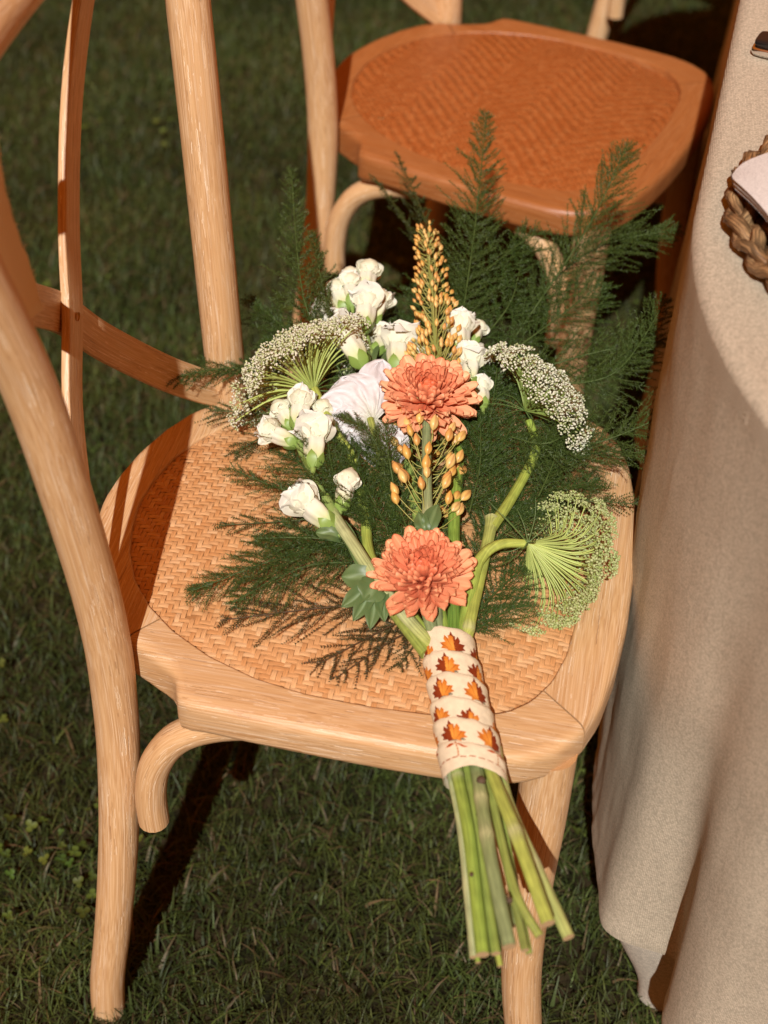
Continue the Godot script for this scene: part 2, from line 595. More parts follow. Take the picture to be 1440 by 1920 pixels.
# a bent flat slat with a rectangular, slightly rounded section
func slat(ctrl: Array, wide: float, thick: float, face: Vector3, uo: Vector2) -> MB:
	var p := spline(ctrl, 34)
	var b := MB.new()
	var pts := []
	var uvs := []
	var along := 0.0
	var sec := [[-0.5, 0.32], [-0.46, 0.5], [0.46, 0.5], [0.5, 0.32], [0.5, -0.32], [0.46, -0.5], [-0.46, -0.5], [-0.5, -0.32], [-0.5, 0.32]]
	for i in p.size():
		var t := (p[mini(i + 1, p.size() - 1)] - p[maxi(i - 1, 0)]).normalized()
		var f := (face - t * face.dot(t)).normalized()
		var s := t.cross(f)
		if i > 0: along += p[i].distance_to(p[i - 1])
		var per := 0.0
		for k in sec.size():
			pts.append(p[i] + s * sec[k][0] * wide + f * sec[k][1] * thick)
			if k > 0: per += Vector2((sec[k][0] - sec[k - 1][0]) * wide, (sec[k][1] - sec[k - 1][1]) * thick).length()
			uvs.append(uo + Vector2(per, along))
	b.grid(pts, sec.size(), [Color.WHITE], uvs, true)
	return b

func chair_back_profile() -> Array:
	return [Vector3(-0.2085, -0.01, 0.2145), Vector3(-0.2045, 0.05, 0.2125), Vector3(-0.195, 0.12, 0.206), Vector3(-0.1855, 0.20, 0.198), Vector3(-0.179, 0.28, 0.187), Vector3(-0.1755, 0.36, 0.1765), Vector3(-0.1752, 0.42, 0.171), Vector3(-0.1756, 0.47, 0.1695), Vector3(-0.179, 0.54, 0.1715), Vector3(-0.1855, 0.64, 0.181), Vector3(-0.1925, 0.73, 0.192), Vector3(-0.2005, 0.80, 0.207), Vector3(-0.207, 0.85, 0.2185), Vector3(-0.2135, 0.892, 0.219), Vector3(-0.221, 0.915, 0.192), Vector3(-0.228, 0.922, 0.14), Vector3(-0.233, 0.922, 0.07), Vector3(-0.235, 0.921, 0.0)]

func make_chair(weave: Dictionary, label: String) -> Node3D:
	var t := thing("cross_back_chair", Vector3.ZERO, label, "chair", "cross back chairs around the table")
	# the bent back frame: both rear legs, the posts and the top bow are one piece of wood
	var half := chair_back_profile()
	var full := half.duplicate()
	for i in range(half.size() - 2, -1, -1):
		full.append(Vector3(half[i].x, half[i].y, -half[i].z))
	var p := spline(full, 130)
	var rr := PackedFloat32Array()
	for q in p: rr.append(lerpf(0.0158, 0.0180, clampf((q.y - 0.05) / 0.4, 0, 1)))
	var b := MB.new()
	b.tube(p, rr, 20, [Color.WHITE], true, 1.0, Vector3.RIGHT, Color(0.8, 0.7, 0.6), Vector2(0.03, 0.11))
	part("back_frame", b.mesh(M.wood), t)
	for s: float in [1.0, -1.0]:
		b = MB.new()
		var q := spline([Vector3(0.166, 0.435, 0.172 * s), Vector3(0.1665, 0.36, 0.178 * s), Vector3(0.166, 0.27, 0.185 * s), Vector3(0.170, 0.16, 0.190 * s), Vector3(0.182, 0.06, 0.196 * s), Vector3(0.196, -0.01, 0.202 * s)], 30)
		b.tube(q, radii([0.0208, 0.0198, 0.0182, 0.0168, 0.0160], 30), 18, [Color.WHITE], true, 1.0, Vector3.RIGHT, Color(0.8, 0.7, 0.6), Vector2(0.07 + 0.05 * s, 0.23 * s))
		part("front_leg", b.mesh(M.wood), t)
		b = MB.new()   # curved braces in the corners under the seat
		q = spline([Vector3(-0.146, 0.288, 0.194 * s), Vector3(-0.146, 0.325, 0.193 * s), Vector3(-0.139, 0.362, 0.190 * s), Vector3(-0.119, 0.394, 0.186 * s), Vector3(-0.085, 0.412, 0.182 * s), Vector3(-0.04, 0.421, 0.180 * s)], 26)
		b.tube(q, radii([0.0128, 0.0130, 0.0130, 0.0125], 26), 16, [Color(1.05, 1.04, 1.0)], true, 1.0, Vector3.RIGHT, Color(0.95, 0.9, 0.8), Vector2(0.02, 0.05 + 0.1 * s))
		part("brace", b.mesh(M.wood), t)
		b = MB.new()
		q = spline([Vector3(0.143, 0.272, 0.182 * s), Vector3(0.142, 0.315, 0.182 * s), Vector3(0.134, 0.358, 0.180 * s), Vector3(0.113, 0.392, 0.178 * s), Vector3(0.08, 0.411, 0.176 * s), Vector3(0.04, 0.421, 0.175 * s)], 26)
		b.tube(q, radii([0.0128, 0.0130, 0.0130, 0.0125], 26), 16, [Color(1.0, 1.0, 1.0)], true, 1.0, Vector3.RIGHT, Color(0.95, 0.9, 0.8), Vector2(0.09, 0.15 + 0.1 * s))
		part("brace", b.mesh(M.wood), t)
	# seat frame of four rails, mitred at the corners
	part("side_rail", rail(0.118, 0.3855, true, Vector2(0.01, 0.06), 0.4265).mesh(M.wood), t)
	part("front_rail", rail(0.3865, 0.6135, false, Vector2(0.05, 0.21), 0.4265).mesh(M.wood), t)
	part("side_rail", rail(0.6145, 0.882, true, Vector2(0.09, 0.13), 0.4265).mesh(M.wood), t)
	part("rear_rail", rail(0.883, 1.117, false, Vector2(0.02, 0.31), 0.4265).mesh(M.wood), t)
	# the crossing slats, bowed backwards
	for s: float in [1.0, -1.0]:
		var off := -0.0038 * s
		var low := [Vector3(-0.181, 0.462, -0.158 * s), Vector3(-0.208 + off * 0.4, 0.512, -0.110 * s), Vector3(-0.236 + off, 0.586, -0.048 * s), Vector3(-0.2465 + off, 0.645, 0.0)]
		if s > 0: low.append_array([Vector3(-0.2445 + off, 0.700, 0.064), Vector3(-0.233, 0.765, 0.136), Vector3(-0.209, 0.822, 0.200)])
		else: low.append_array([Vector3(-0.253 + off * 0.6, 0.705, -0.035), Vector3(-0.2585, 0.775, -0.086), Vector3(-0.252, 0.845, -0.118), Vector3(-0.234, 0.912, -0.132)])
		b = slat(low, 0.031, 0.0072, Vector3.RIGHT, Vector2(0.03 + 0.04 * s, 0.17 * s))
		part("cross_slat", b.mesh(M.wood), t)
	b = MB.new()
	b.lathe([[0.0, 0.0018], [0.0022, 0.0016], [0.0034, 0.0008], [0.0036, -0.001]], 14, [Color.WHITE], Transform3D(Basis(Vector3.FORWARD, -PI / 2), Vector3(-0.2388, 0.645, 0.0)))
	part("screw", b.mesh(M.brass), t)
	# underlay of the weave, then the strands
	b = MB.new()
	var pts := []
	var ce := outline(INN)
	for i in 41:
		var e := ce.sample_baked(ce.get_baked_length() * (i % 40) / 40.0)
		for k in 6:
			var f := 0.0 + k / 5.0
			var q2 := Vector2(-0.016, 0).lerp(e, 1.0 - f)
			pts.append(Vector3(q2.x, dome(q2.x, q2.y) - 0.0017, q2.y))
	b.grid(pts, 6, [Color(0.40, 0.18, 0.065)], [], false)
	part("seat_underlay", b.mesh(M.fray), t)
	return t

func add_weave(t: Node3D, weave: Dictionary, singly: bool) -> void:
	if singly:
		for k in 300:
			part("cane_strand", weave.meshes[weave.list[k][1]], t, weave.list[k][0])
		part("cane_weave", weave.rest.mesh(M.cane), t).set_meta("kind", "stuff")
	else:
		part("cane_weave", weave.all.mesh(M.cane), t).set_meta("kind", "stuff")

# ------------------------------------------------------------------ table
func build_table() -> void:
	var ctr := Vector3(0.66, 0, -0.6)
	# outline of the table: an oblong with rounded corners; the corner beside the chair is the rounder one
	var cs := [Vector2(0.306, -1.60), Vector2(0.184, 0.35), Vector2(1.05, 0.405), Vector2(1.175, -1.545)]
	var cr := [0.14, 0.45, 0.2, 0.14]
	var edge := Curve2D.new()
	edge.bake_interval = 0.002
	var s_zero := 0.0
	for k in 4:
		var p0: Vector2 = cs[(k + 3) % 4]
		var p1: Vector2 = cs[k]
		var p2: Vector2 = cs[(k + 1) % 4]
		var a: Vector2 = p1 + (p0 - p1).normalized() * cr[k]
		var z: Vector2 = p1 + (p2 - p1).normalized() * cr[k]
		edge.add_point(a, Vector2.ZERO, (p1 - a) * 0.5523)
		edge.add_point(z, (p1 - z) * 0.5523, Vector2.ZERO)
	edge.add_point(edge.get_point_position(0))
	s_zero = edge.get_closest_offset(edge.get_point_position(2))
	var around := edge.get_baked_length()
	var top := 0.75
	var n1 := FastNoiseLite.new(); n1.seed = 21; n1.frequency = 1.0
	# distance of the hanging cloth from the edge, by arc length z-like s and height
	var off := func(s: float, h: float) -> float:
		var d := clampf((top - h) / 0.6, 0, 1.2)
		var low := d * d
		var o := 0.008 * smoothstep(0.0, 0.75, d)
		o -= 0.010 * low * exp(-pow((s - 0.02) / 0.10, 2.0))
		o += 0.014 * low * exp(-pow((s - 0.225) / 0.030, 2.0))
		o -= 0.034 * pow(d, 1.7) * exp(-pow((s - 0.278) / 0.028, 2.0))   # the hollow between the two hanging folds
		o += 0.020 * low * exp(-pow((s - 0.355) / 0.040, 2.0))
		o -= 0.022 * pow(d, 1.4) * exp(-pow((s - 0.455) / 0.045, 2.0))
		o += 0.012 * low * exp(-pow((s - 0.57) / 0.06, 2.0))
		if absf(s - 0.22) > 0.45:
			o += 0.020 * low * sin(s * 21.0 + 0.9 * sin(s * 5.0)) * clampf((absf(s - 0.22) - 0.45) / 0.15, 0, 1)
		o += 0.003 * n1.get_noise_2d(s * 11.0, h * 1.5) * d
		o += 0.004 * n1.get_noise_2d(s * 4.0, h * 3.0)
		return o
	var tb := thing("banquet_table", ctr, "oblong banquet table top and pedestal hidden under the beige tablecloth", "table")
	var b := MB.new()
	var tp := []
	for q in [[0.0, top - 0.006], [0.96, top - 0.006], [0.975, top - 0.012], [0.975, top - 0.03], [0.0, top - 0.03]]:
		for i in 121:
			var e: Vector2 = edge.sample_baked(around * (i % 120) / 120.0) - Vector2(ctr.x, ctr.z)
			tp.append(Vector3(e.x * q[0], q[1], e.y * q[0]))
	b.grid(tp, 121, [Color(0.4, 0.36, 0.3)], [])
	part("table_top", b.mesh(M.fray), tb)
	b = MB.new()
	b.lathe([[0.0, 0.012], [0.42, 0.012], [0.40, 0.03], [0.09, 0.07], [0.06, 0.2], [0.06, top - 0.031]], 32, [Color(0.3, 0.27, 0.22)])
	part("pedestal", b.mesh(M.fray), tb)
	for layer in 2:
		var pts := []
		var uvs := []
		var na := 1200
		var rows := 70
		for j in rows:
			for i in na + 1:
				var u := around * (i % na) / float(na)
				var e: Vector2 = edge.sample_baked(u)
				var tg: Vector2 = (edge.sample_baked(fposmod(u + 0.012, around)) - edge.sample_baked(fposmod(u - 0.012, around))).normalized()
				var nr := Vector3(-tg.y, 0, tg.x)
				var s := fposmod(u - s_zero + around * 0.5, around) - around * 0.5      # runs along the edge from where the corner begins
				var ec := Vector3(e.x, 0, e.y) - ctr
				var hem := (0.148 + 0.008 * sin(s * 5.1 + 1.0)) if layer == 0 else 0.012
				var y := 0.0
				var pos := Vector3.ZERO
				if j < 12:
					pos = (ec - nr * 0.012) * (0.02 + 0.98 * j / 11.0)
					y = top + 0.0008 * n1.get_noise_2d(pos.x * 6.0, pos.z * 6.0)
				elif j < 18:
					var f := (j - 11) / 7.0 * PI / 2
					pos = ec - nr * (0.012 - 0.012 * sin(f))
					y = top - 0.012 * (1.0 - cos(f))
				else:
					var f := (j - 17) / float(rows - 18)
					y = lerpf(top - 0.014, hem, f)
					var out: float = off.call(s, y)
					if layer == 1:
						var d := clampf((top - y) / 0.7, 0, 1)
						out = off.call(s, maxf(y, 0.15)) - 0.008 - 0.050 * smoothstep(0.0, 1.0, (0.19 - y) / 0.18) + 0.004 * d * sin(s * 31.0)
					if layer == 0 and y < hem + 0.022 and y > hem + 0.004: out += 0.0016      # the turned hem
					pos = ec + nr * out
				if layer == 1:
					y = minf(y, top - 0.003)
					if j < 18: pos -= nr * 0.003
				pos.y = y
				pts.append(pos)
				if j < 18:
					uvs.append(Vector2(pos.x, pos.z))
				else:
					uvs.append(Vector2(u, y))
		b = MB.new()
		b.grid(pts, na + 1, [Color.WHITE], uvs, true)
		var o := part("tablecloth" if layer == 0 else "under_cloth", b.mesh(M.cloth if layer == 0 else M.under), self, Transform3D(Basis(), ctr))
		if layer == 0: tag(o, "beige linen tablecloth hanging in folds beside the chair with the bouquet", "tablecloth")
		else: tag(o, "paler lining cloth showing below the hem of the beige tablecloth", "tablecloth")
	# braided placemat
	var pc := up(1357, 370, top + 0.008) + Vector3(0.172, 0, 0.012)
	var pm := thing("placemat", pc, "round braided rush placemat on the beige tablecloth under the white napkin", "placemat")
	rng.seed = 55
	for ring in 5:
		var rr := 0.160 - ring * 0.0235
		for st in 3:
			var path := PackedVector3Array()
			var rad := PackedFloat32Array()
			var cc := []
			var nseg := 200
			var turns := roundf(rr * TAU / 0.088)
			for i in nseg + 1:
				var a := TAU * i / nseg
				var ph := a * turns + TAU * st / 3.0
				var r2 := rr + 0.0078 * sin(ph)
				path.append(Vector3(cos(a) * r2, 0.0035 + 0.0042 * sin(2.0 * ph), sin(a) * r2))
				rad.append(0.0066 * (0.85 + 0.25 * n1.get_noise_2d(a * 9.0 + st * 31.0, ring * 7.0)))
				cc.append(Color(0.66, 0.40, 0.19).lerp(Color(0.36, 0.17, 0.065), clampf(0.4 + 1.3 * n1.get_noise_2d(a * 7.0 + st * 9.0, ring * 3.0), 0, 1)))
			b = MB.new()
			b.tube(path, rad, 36, cc, false, 0.72, Vector3.UP, Color(0, 0, 0, 0), Vector2(st * 0.007, ring * 0.013), 0.13)
			part("braid_strand", b.mesh(M.hyacinth), pm)
	# napkin: a folded square with soft corners, lying in a gentle wave
	var n0 := up(1364, 272, top + 0.05)
	var ex := (up(1440, 268, top + 0.045) - n0); ex.y = 0; ex = ex.normalized()
	var ez := (up(1426, 425, top + 0.03) - n0); ez.y = 0; ez = ez.normalized()
	var nk := thing("napkin", Vector3(n0.x, top, n0.z), "folded white napkin lying on the round braided placemat", "napkin")
	b = MB.new()
	for layer in 3:
		var pts := []
		var uvs := []
		var g := 22
		for j in g + 1:
			for i in g + 1:
				var u := i / float(g)
				var w := j / float(g)
				var sh := 0.004 * layer
				# round the corner nearest the chair
				var q := Vector2(u * 0.17 + sh * 0.3, w * 0.19 + sh * 0.5)
				var corner := Vector2(0.022, 0.022)
				if q.x < corner.x and q.y < corner.y:
					var d := q - corner
					var m := maxf(absf(d.x), absf(d.y))
					if d.length() > 0.0001: q = corner + d * (m / d.length())
				var y := 0.026 + 0.012 * sin(w * 2.4 + 0.3) + 0.006 * sin(u * 5.0 + w * 3.0) - 0.0035 * layer + 0.010 * u
				if layer == 0: y += 0.003 * sin(u * 14.0) * w
				pts.append(ex * q.x + ez * q.y + Vector3(0, y, 0))
				uvs.append(q)
		b.grid(pts, g + 1, [Color.WHITE], uvs)
	part("folded_cloth", b.mesh(M.napkin), nk)
	# small black glossy case with a bright metal rim at the frame's edge
	var bp := up(1482, 98, top + 0.006)
	var bx := thing("small_case", bp, "small glossy black case with bright metal rim on the tablecloth beyond the placemat", "case")
	for k in 2:
		var pts := []
		var w := 0.030 if k == 0 else 0.0315
		var dd := 0.0115 if k == 0 else 0.0128
		var y0 := 0.003 if k == 0 else -0.004
		var y1 := 0.009 if k == 0 else 0.0032
		var prof := [[0.0, y0], [0.96, y0], [1.0, lerpf(y0, y1, 0.3)], [1.0, lerpf(y0, y1, 0.7)], [0.95, y1], [0.0, y1]]
		for q in prof:
			for i in 41:
				var a := TAU * i / 40.0
				var ca := cos(a)
				var sa := sin(a)
				var e := 0.3
				pts.append(Vector3(signf(ca) * pow(absf(ca), e) * w * q[0], q[1], -signf(sa) * pow(absf(sa), e) * dd * q[0]))
		b = MB.new()
		b.grid(pts, 41, [Color.WHITE], [], true)
		part("lid" if k == 0 else "rim", b.mesh(M.black if k == 0 else M.chrome), bx, Transform3D(Basis(Vector3.UP, -0.25), Vector3.ZERO))

# ------------------------------------------------------------------ lawn
func build_lawn() -> void:
	var g := MeshInstance3D.new()
	var pm := PlaneMesh.new()
	pm.size = Vector2(160, 160)
	pm.material = M.soil
	g.mesh = pm
	g.name = "ground"
	add_child(g)
	tag(g, "dark earth of the lawn under the grass", "ground", "", "structure")
	rng.seed = 900
	var b := MB.new()
	for i in 96:
		var base := Vector3(rng.randf_range(-0.045, 0.045), 0, rng.randf_range(-0.045, 0.045))
		var az := rng.randf() * TAU
		var l := rng.randf_range(0.014, 0.034)
		var lean := rng.randf_range(0.25, 1.25)
		var w := rng.randf_range(0.0005, 0.0011) if rng.randf() < 0.85 else rng.randf_range(0.0011, 0.0020)
		var dir := Vector3(cos(az), 0, sin(az))
		var side := Vector3(-dir.z, 0, dir.x).rotated(Vector3.UP, rng.randf_range(-0.6, 0.6))
		var r := rng.randf()
		var col := Color(0.056, 0.072, 0.017).lerp(Color(0.030, 0.044, 0.013), rng.randf())
		if r > 0.86: col = Color(0.11, 0.080, 0.040)
		elif r > 0.72: col = Color(0.085, 0.11, 0.025)
		var pts := []
		for k in 4:
			var t := k / 3.0
			var ang := lean * (0.35 + t * 0.9)
			var p := base + dir * sin(ang) * l * t + Vector3.UP * cos(ang) * l * t
			if p.y < 0.002: p.y = 0.002
			pts.append(p - side * w * (1.0 - t * 0.85)); pts.append(p + side * w * (1.0 - t * 0.85))
		b.grid(pts, 2, [col], [])
	var mm := MultiMesh.new()
	mm.transform_format = MultiMesh.TRANSFORM_3D
	mm.use_colors = true
	mm.mesh = b.mesh(M.grass)
	var nn := FastNoiseLite.new(); nn.seed = 6; nn.frequency = 2.2; nn.fractal_octaves = 3
	var xs := []
	var x := -2.6
	while x < 1.3:
		var z := -4.2
		while z < 1.1:
			xs.append(Vector2(x + rng.randf_range(-0.02, 0.02), z + rng.randf_range(-0.02, 0.02)))
			z += 0.04
		x += 0.04
	mm.instance_count = xs.size()
	for i in xs.size():
		var s := rng.randf_range(0.8, 1.25)
		var bs := Basis(Vector3.UP, rng.randf() * TAU).scaled(Vector3(s, rng.randf_range(0.75, 1.2), s))
		mm.set_instance_transform(i, Transform3D(bs, Vector3(xs[i].x, 0.0, xs[i].y)))
		var k := 0.95 + 0.5 * nn.get_noise_2d(xs[i].x, xs[i].y) + rng.randf_range(-0.15, 0.15)
		mm.set_instance_color(i, Color(k * (1.0 + 0.25 * nn.get_noise_2d(xs[i].x * 2.0 + 40.0, xs[i].y * 2.0)), k, k * 0.95))
	var o := MultiMeshInstance3D.new()
	o.multimesh = mm
	o.name = "grass"
	add_child(o)
	tag(o, "short dark green lawn grass with dry blades around the chairs", "grass", "", "stuff")
	# clover: three round leaflets on a stalk
	b = MB.new()
	for k in 3:
		var a := TAU * k / 3.0
		var d := Vector3(cos(a), 0.15, sin(a))
		var s := Vector3(-sin(a), 0, cos(a))
		var pts := []
		for r in 5:
			var t := r / 4.0
			var w := 0.0042 * sin(clampf(t * 2.5 + 0.15, 0, PI * 0.93))
			for q in 3:
				pts.append(d * t * 0.0085 + s * w * (q - 1) + Vector3(0, 0.024 + (0.001 if q != 1 else 0.0), 0))
		b.grid(pts, 3, [Color(0.09, 0.13, 0.02)], [])
	b.tube(PackedVector3Array([Vector3(0, 0, 0), Vector3(0.001, 0.024, 0)]), PackedFloat32Array([0.0005, 0.0004]), 4, [Color(0.08, 0.11, 0.03)], false)
	var cm := MultiMesh.new()
	cm.transform_format = MultiMesh.TRANSFORM_3D
	cm.use_colors = true
	cm.mesh = b.mesh(M.grass)
	var spots := []
	for i in 90:
		var cx := rng.randf_range(-2.0, 0.8)
		var cz := rng.randf_range(-3.2, 0.7)
		for j in rng.randi_range(3, 14):
			spots.append(Vector3(cx + rng.randfn(0, 0.045), 0, cz + rng.randfn(0, 0.045)))
	cm.instance_count = spots.size()
	for i in spots.size():
		var s := rng.randf_range(0.4, 0.9)
		var bs := Basis(Vector3.UP, rng.randf() * TAU) * Basis(Vector3.RIGHT, rng.randf_range(-0.4, 0.4))
		cm.set_instance_transform(i, Transform3D(bs.scaled(Vector3(s, rng.randf_range(0.8, 1.2), s)), spots[i]))
		var k := rng.randf_range(0.45, 0.9)
		cm.set_instance_color(i, Color(k * rng.randf_range(0.8, 1.3), k, k))
	o = MultiMeshInstance3D.new()
	o.multimesh = cm
	o.name = "clover"
	add_child(o)
	tag(o, "small bright clover leaves scattered through the lawn", "clover", "", "stuff")

# ------------------------------------------------------------------ bouquet
var bq: Node3D
var base := Vector3.ZERO

func L(p: Vector3) -> Vector3:
	return p - base

func W(px: float, py: float, h: float) -> Vector3:   # a place in the bouquet, h metres over the seat
	return up(px, py, SEAT + h) - base

# one feathery frond; ctrl are places along its stalk
func frond(ctrl: Array, wide: float, coarse := 0.0, roll := 0.0, dens := 1.0, tone := 0.0, sd := 1) -> void:
	rng.seed = 7000 + sd
	var b := MB.new()
	var n := 60
	var p := spline(ctrl, n)
	var length := 0.0
	for i in n - 1: length += p[i].distance_to(p[i + 1])
	var stem := Color(0.07, 0.10, 0.025).lerp(Color(0.09, 0.05, 0.02), coarse)
	b.tube(p, radii([0.0009, 0.0007, 0.0004], n), 5, [stem], false)
	var step := (0.0034 if coarse == 0.0 else 0.0062) / dens
	var count := int(length / step)
	for i in count:
		var s := 0.06 + 0.94 * (i + rng.randf() * 0.6) / count
		if s > 0.995: continue
		var f := s * (n - 1)
		var k := mini(int(f), n - 2)
		var at := p[k].lerp(p[k + 1], f - k)
		var t := (p[k + 1] - p[k]).normalized()
		var upv := (Vector3.UP - t * t.y).normalized().rotated(t, roll)
		for m in 9:      # short needles along the stalk itself, to its tip
			var ra := upv.rotated(t, rng.randf() * TAU)
			var rp := at + t * rng.randf_range(-0.002, 0.002)
			var rd := (t * rng.randf_range(0.5, 1.2) + ra).normalized() * rng.randf_range(0.0035, 0.0065) * (1.0 - 0.4 * s)
			var rw := rd.cross(upv + t).normalized() * (0.00034 if coarse == 0.0 else 0.00048)
			b.tri(rp - rw, rp + rw, rp + rd, Color(0.026, 0.052, 0.008).lerp(Color(0.054, 0.088, 0.016), rng.randf()).lerp(Color(0.055, 0.038, 0.016), coarse * 0.75))
		for sgn: float in [-1.0, 1.0]:
			var prof := pow(sin(PI * clampf(0.08 + s * 0.92, 0, 1)), 0.8) * (1.15 - 0.55 * s)
			if rng.randf() < 0.06: continue
			var bl := wide * prof * (0.55 + 0.6 * rng.randf()) + 0.004
			var al := rng.randf_range(0.60, 1.15) - 0.25 * s
			var side := t.cross(upv).normalized() * sgn
			var d := (t * cos(al) + side * sin(al) + upv * rng.randf_range(-0.22, 0.22)).normalized()
			var bend := t * rng.randf_range(-0.1, 0.8) + upv * rng.randf_range(-0.8, 0.3) + side * rng.randf_range(-0.3, 0.3)
			var ns := maxi(3, int(bl / (0.00125 if coarse == 0.0 else 0.0016)))
			var prev := at
			var pp := at
			for j in ns:
				var q := float(j + 1) / ns
				pp = at + d * bl * q + bend * bl * 0.35 * q * q
				var dd := (pp - prev).normalized()
				var w := dd.cross(upv).normalized() * 0.00024
				b.tri(prev - w, prev + w, pp, stem)
				var kk := 3 if coarse == 0.0 else 4
				for m in kk:
					var ang := TAU * (m + rng.randf()) / kk
					var pr := (dd.cross(upv)).normalized().rotated(dd, ang)
					var nl := (rng.randf_range(0.0030, 0.0060) if coarse == 0.0 else rng.randf_range(0.0026, 0.0042)) * (1.0 - 0.4 * q)
					var nd := (dd * rng.randf_range(0.5, 1.1) + pr).normalized() * nl
					var nw := nd.cross(Vector3(rng.randf() - 0.5, rng.randf() - 0.5, rng.randf() - 0.5)).normalized() * (0.00032 if coarse == 0.0 else 0.00046)
					var v := rng.randf()
					var col := Color(0.026, 0.052, 0.008).lerp(Color(0.054, 0.088, 0.016), v)
					col = col.lerp(Color(0.12, 0.12, 0.03), tone)
					col = col.lerp(Color(0.055, 0.038, 0.016), coarse * 0.75)
					b.tri(pp - nw, pp + nw, pp + nd, col)
				prev = pp
	part("fern_frond", b.mesh(M.fern), bq)

func stem(ctrl: Array, rads: Array, colors: Array, rib := 0.04, called := "stem", nodes := [], cut := Color(0, 0, 0, 0)) -> void:
	var n := 36
	var p := spline(ctrl, n)
	var r := radii(rads, n)
	var cc := []
	for i in n:
		var t := float(i) / (n - 1)
		var f := t * (colors.size() - 1)
		var k := mini(int(f), colors.size() - 2) if colors.size() > 1 else 0
		var c: Color = colors[k].lerp(colors[k + 1], f - k) if colors.size() > 1 else colors[0]
		var j := 1.0 + 0.12 * sin(i * 2.3 + p[0].x * 900.0) * sin(i * 0.7)
		c = Color(c.r * j, c.g * j, c.b * j)
		for q in nodes:
			var e := exp(-pow((t - q) / 0.026, 2.0))
			r[i] *= 1.0 + 0.13 * e
			c = c.lerp(Color(0.56, 0.56, 0.28), e * 0.75)
		cc.append(c)
	var b := MB.new()
	b.tube(p, r, 16, cc, true, 1.0, Vector3.UP, cut, Vector2.ZERO, rib)
	part(called, b.mesh(M.stem), bq)

# a spoon-shaped petal along +Y, its inner face towards +Z
func petal_mesh(l: float, w: float, cup: float, curl: float, c0: Color, c1: Color, edge: Color, point := 0.5) -> MB:
	var b := MB.new()
	var pts := []
	var cols := []
	var nr := 9
	var nc := 9
	for i in nr + 1:
		var t := sin(float(i) / nr * PI * 0.5)
		var hw := w * 0.5 * (0.38 + 0.62 * smoothstep(0.0, 0.62, t)) * pow(maxf(0.0, 1.0 - pow(t, 5.0 + 4.0 * point)), 0.5)
		var ang := curl * t * t
		var y := l * (t - 0.12 * absf(curl) * t * t)
		var z := l * 0.42 * curl * t * t
		for k in nc:
			var s := k / float(nc - 1) * 2.0 - 1.0
			var cz := cup * w * (s * s) * (0.4 + 0.6 * t)
			var crease := -0.035 * w * cos(s * PI * 2.0) * t
			pts.append(Vector3(s * hw, y - cz * sin(ang) * 0.5, z + cz + crease))
			var c := c0.lerp(c1, pow(t, 0.9))
			c = c.lerp(edge, pow(absf(s), 5.0) * 0.75)
			if k % 2 == 1: c = c.lerp(c0, 0.30 * (1.0 - 0.5 * t))
			cols.append(c)
	b.grid(pts, nc, cols, [])
	return b

func chrysanthemum(center: Vector3, axis: Vector3, size: float, sd: int) -> void:
	rng.seed = 300 + sd
	var f := sub("chrysanthemum", bq)
	f.position = center
	f.basis = frame_along(axis, Vector3.BACK)
	var red := Color(0.60, 0.075, 0.028)
	var mid := Color(0.80, 0.185, 0.075)
	var pale := Color(0.94, 0.53, 0.29)
	var edge := Color(0.52, 0.075, 0.028)
	if sd == 2:
		mid = Color(0.78, 0.16, 0.070); pale = Color(0.91, 0.48, 0.25); red = Color(0.58, 0.055, 0.025)
	var kinds := []
	var kind_meshes := []
	for ring in 6:
		var q := ring / 5.0
		for v in 4:
			var l := size * lerpf(0.24, 0.92, pow(q, 0.85)) * rng.randf_range(0.94, 1.06)
			var w := size * lerpf(0.125, 0.26, q) * rng.randf_range(0.92, 1.1)
			var c1 := mid.lerp(pale, clampf(-0.08 + q * 1.05 + rng.randf_range(-0.12, 0.1), 0, 1))
			kinds.append(petal_mesh(l, w, lerpf(0.50, 0.30, q), lerpf(1.25, 0.32, pow(q, 0.7)) + rng.randf_range(-0.22, 0.22), red.lerp(mid, q * 0.8), c1, edge.lerp(c1, 0.5 + 0.25 * q), rng.randf()))
			kind_meshes.append(kinds[-1].mesh(M.petal))
	var n := 270
	var inner := MB.new()
	for i in n:
		var q := (i + 0.5) / n
		var a := i * 2.399963 + rng.randf_range(-0.16, 0.16)
		var ring := clampi(int(pow(q, 0.75) * 6.0), 0, 5)
		var tilt := lerpf(0.12, 1.60, pow(q, 0.66)) + rng.randf_range(-0.13, 0.13)
		if q > 0.88: tilt += rng.randf_range(0.0, 0.35)
		var rad := size * 0.20 * pow(q, 0.55)
		var out := Vector3(cos(a), 0, sin(a))
		var y := (Vector3.UP * cos(tilt) + out * sin(tilt)).normalized()
		var z := (Vector3.UP * sin(tilt) - out * cos(tilt)).normalized()   # inner face looks at the axis and upwards
		var bs := Basis(y.cross(z), y, z).rotated(y, rng.randf_range(-0.4, 0.4))
		var k := rng.randf_range(0.88, 1.08)
		bs = bs.scaled_local(Vector3(k * rng.randf_range(0.9, 1.1), k, k))
		var xf := Transform3D(bs, out * rad + Vector3.UP * size * (0.16 - 0.20 * q))
		var which := ring * 4 + rng.randi_range(0, 3)
		if i < n - 150:
			inner.append(kinds[which], xf)
		else:
			part("petal", kind_meshes[which], f, xf)
	part("inner_petals", inner.mesh(M.petal), f).set_meta("kind", "stuff")
	var b := MB.new()
	b.lathe([[0.0, -size * 0.24], [size * 0.10, -size * 0.24], [size * 0.24, -size * 0.10], [size * 0.20, size * 0.06], [0.0, size * 0.16]], 16, [Color(0.12, 0.16, 0.05), Color(0.12, 0.16, 0.05), Color(0.14, 0.18, 0.06), red, red])
	part("calyx", b.mesh(M.plant), f)

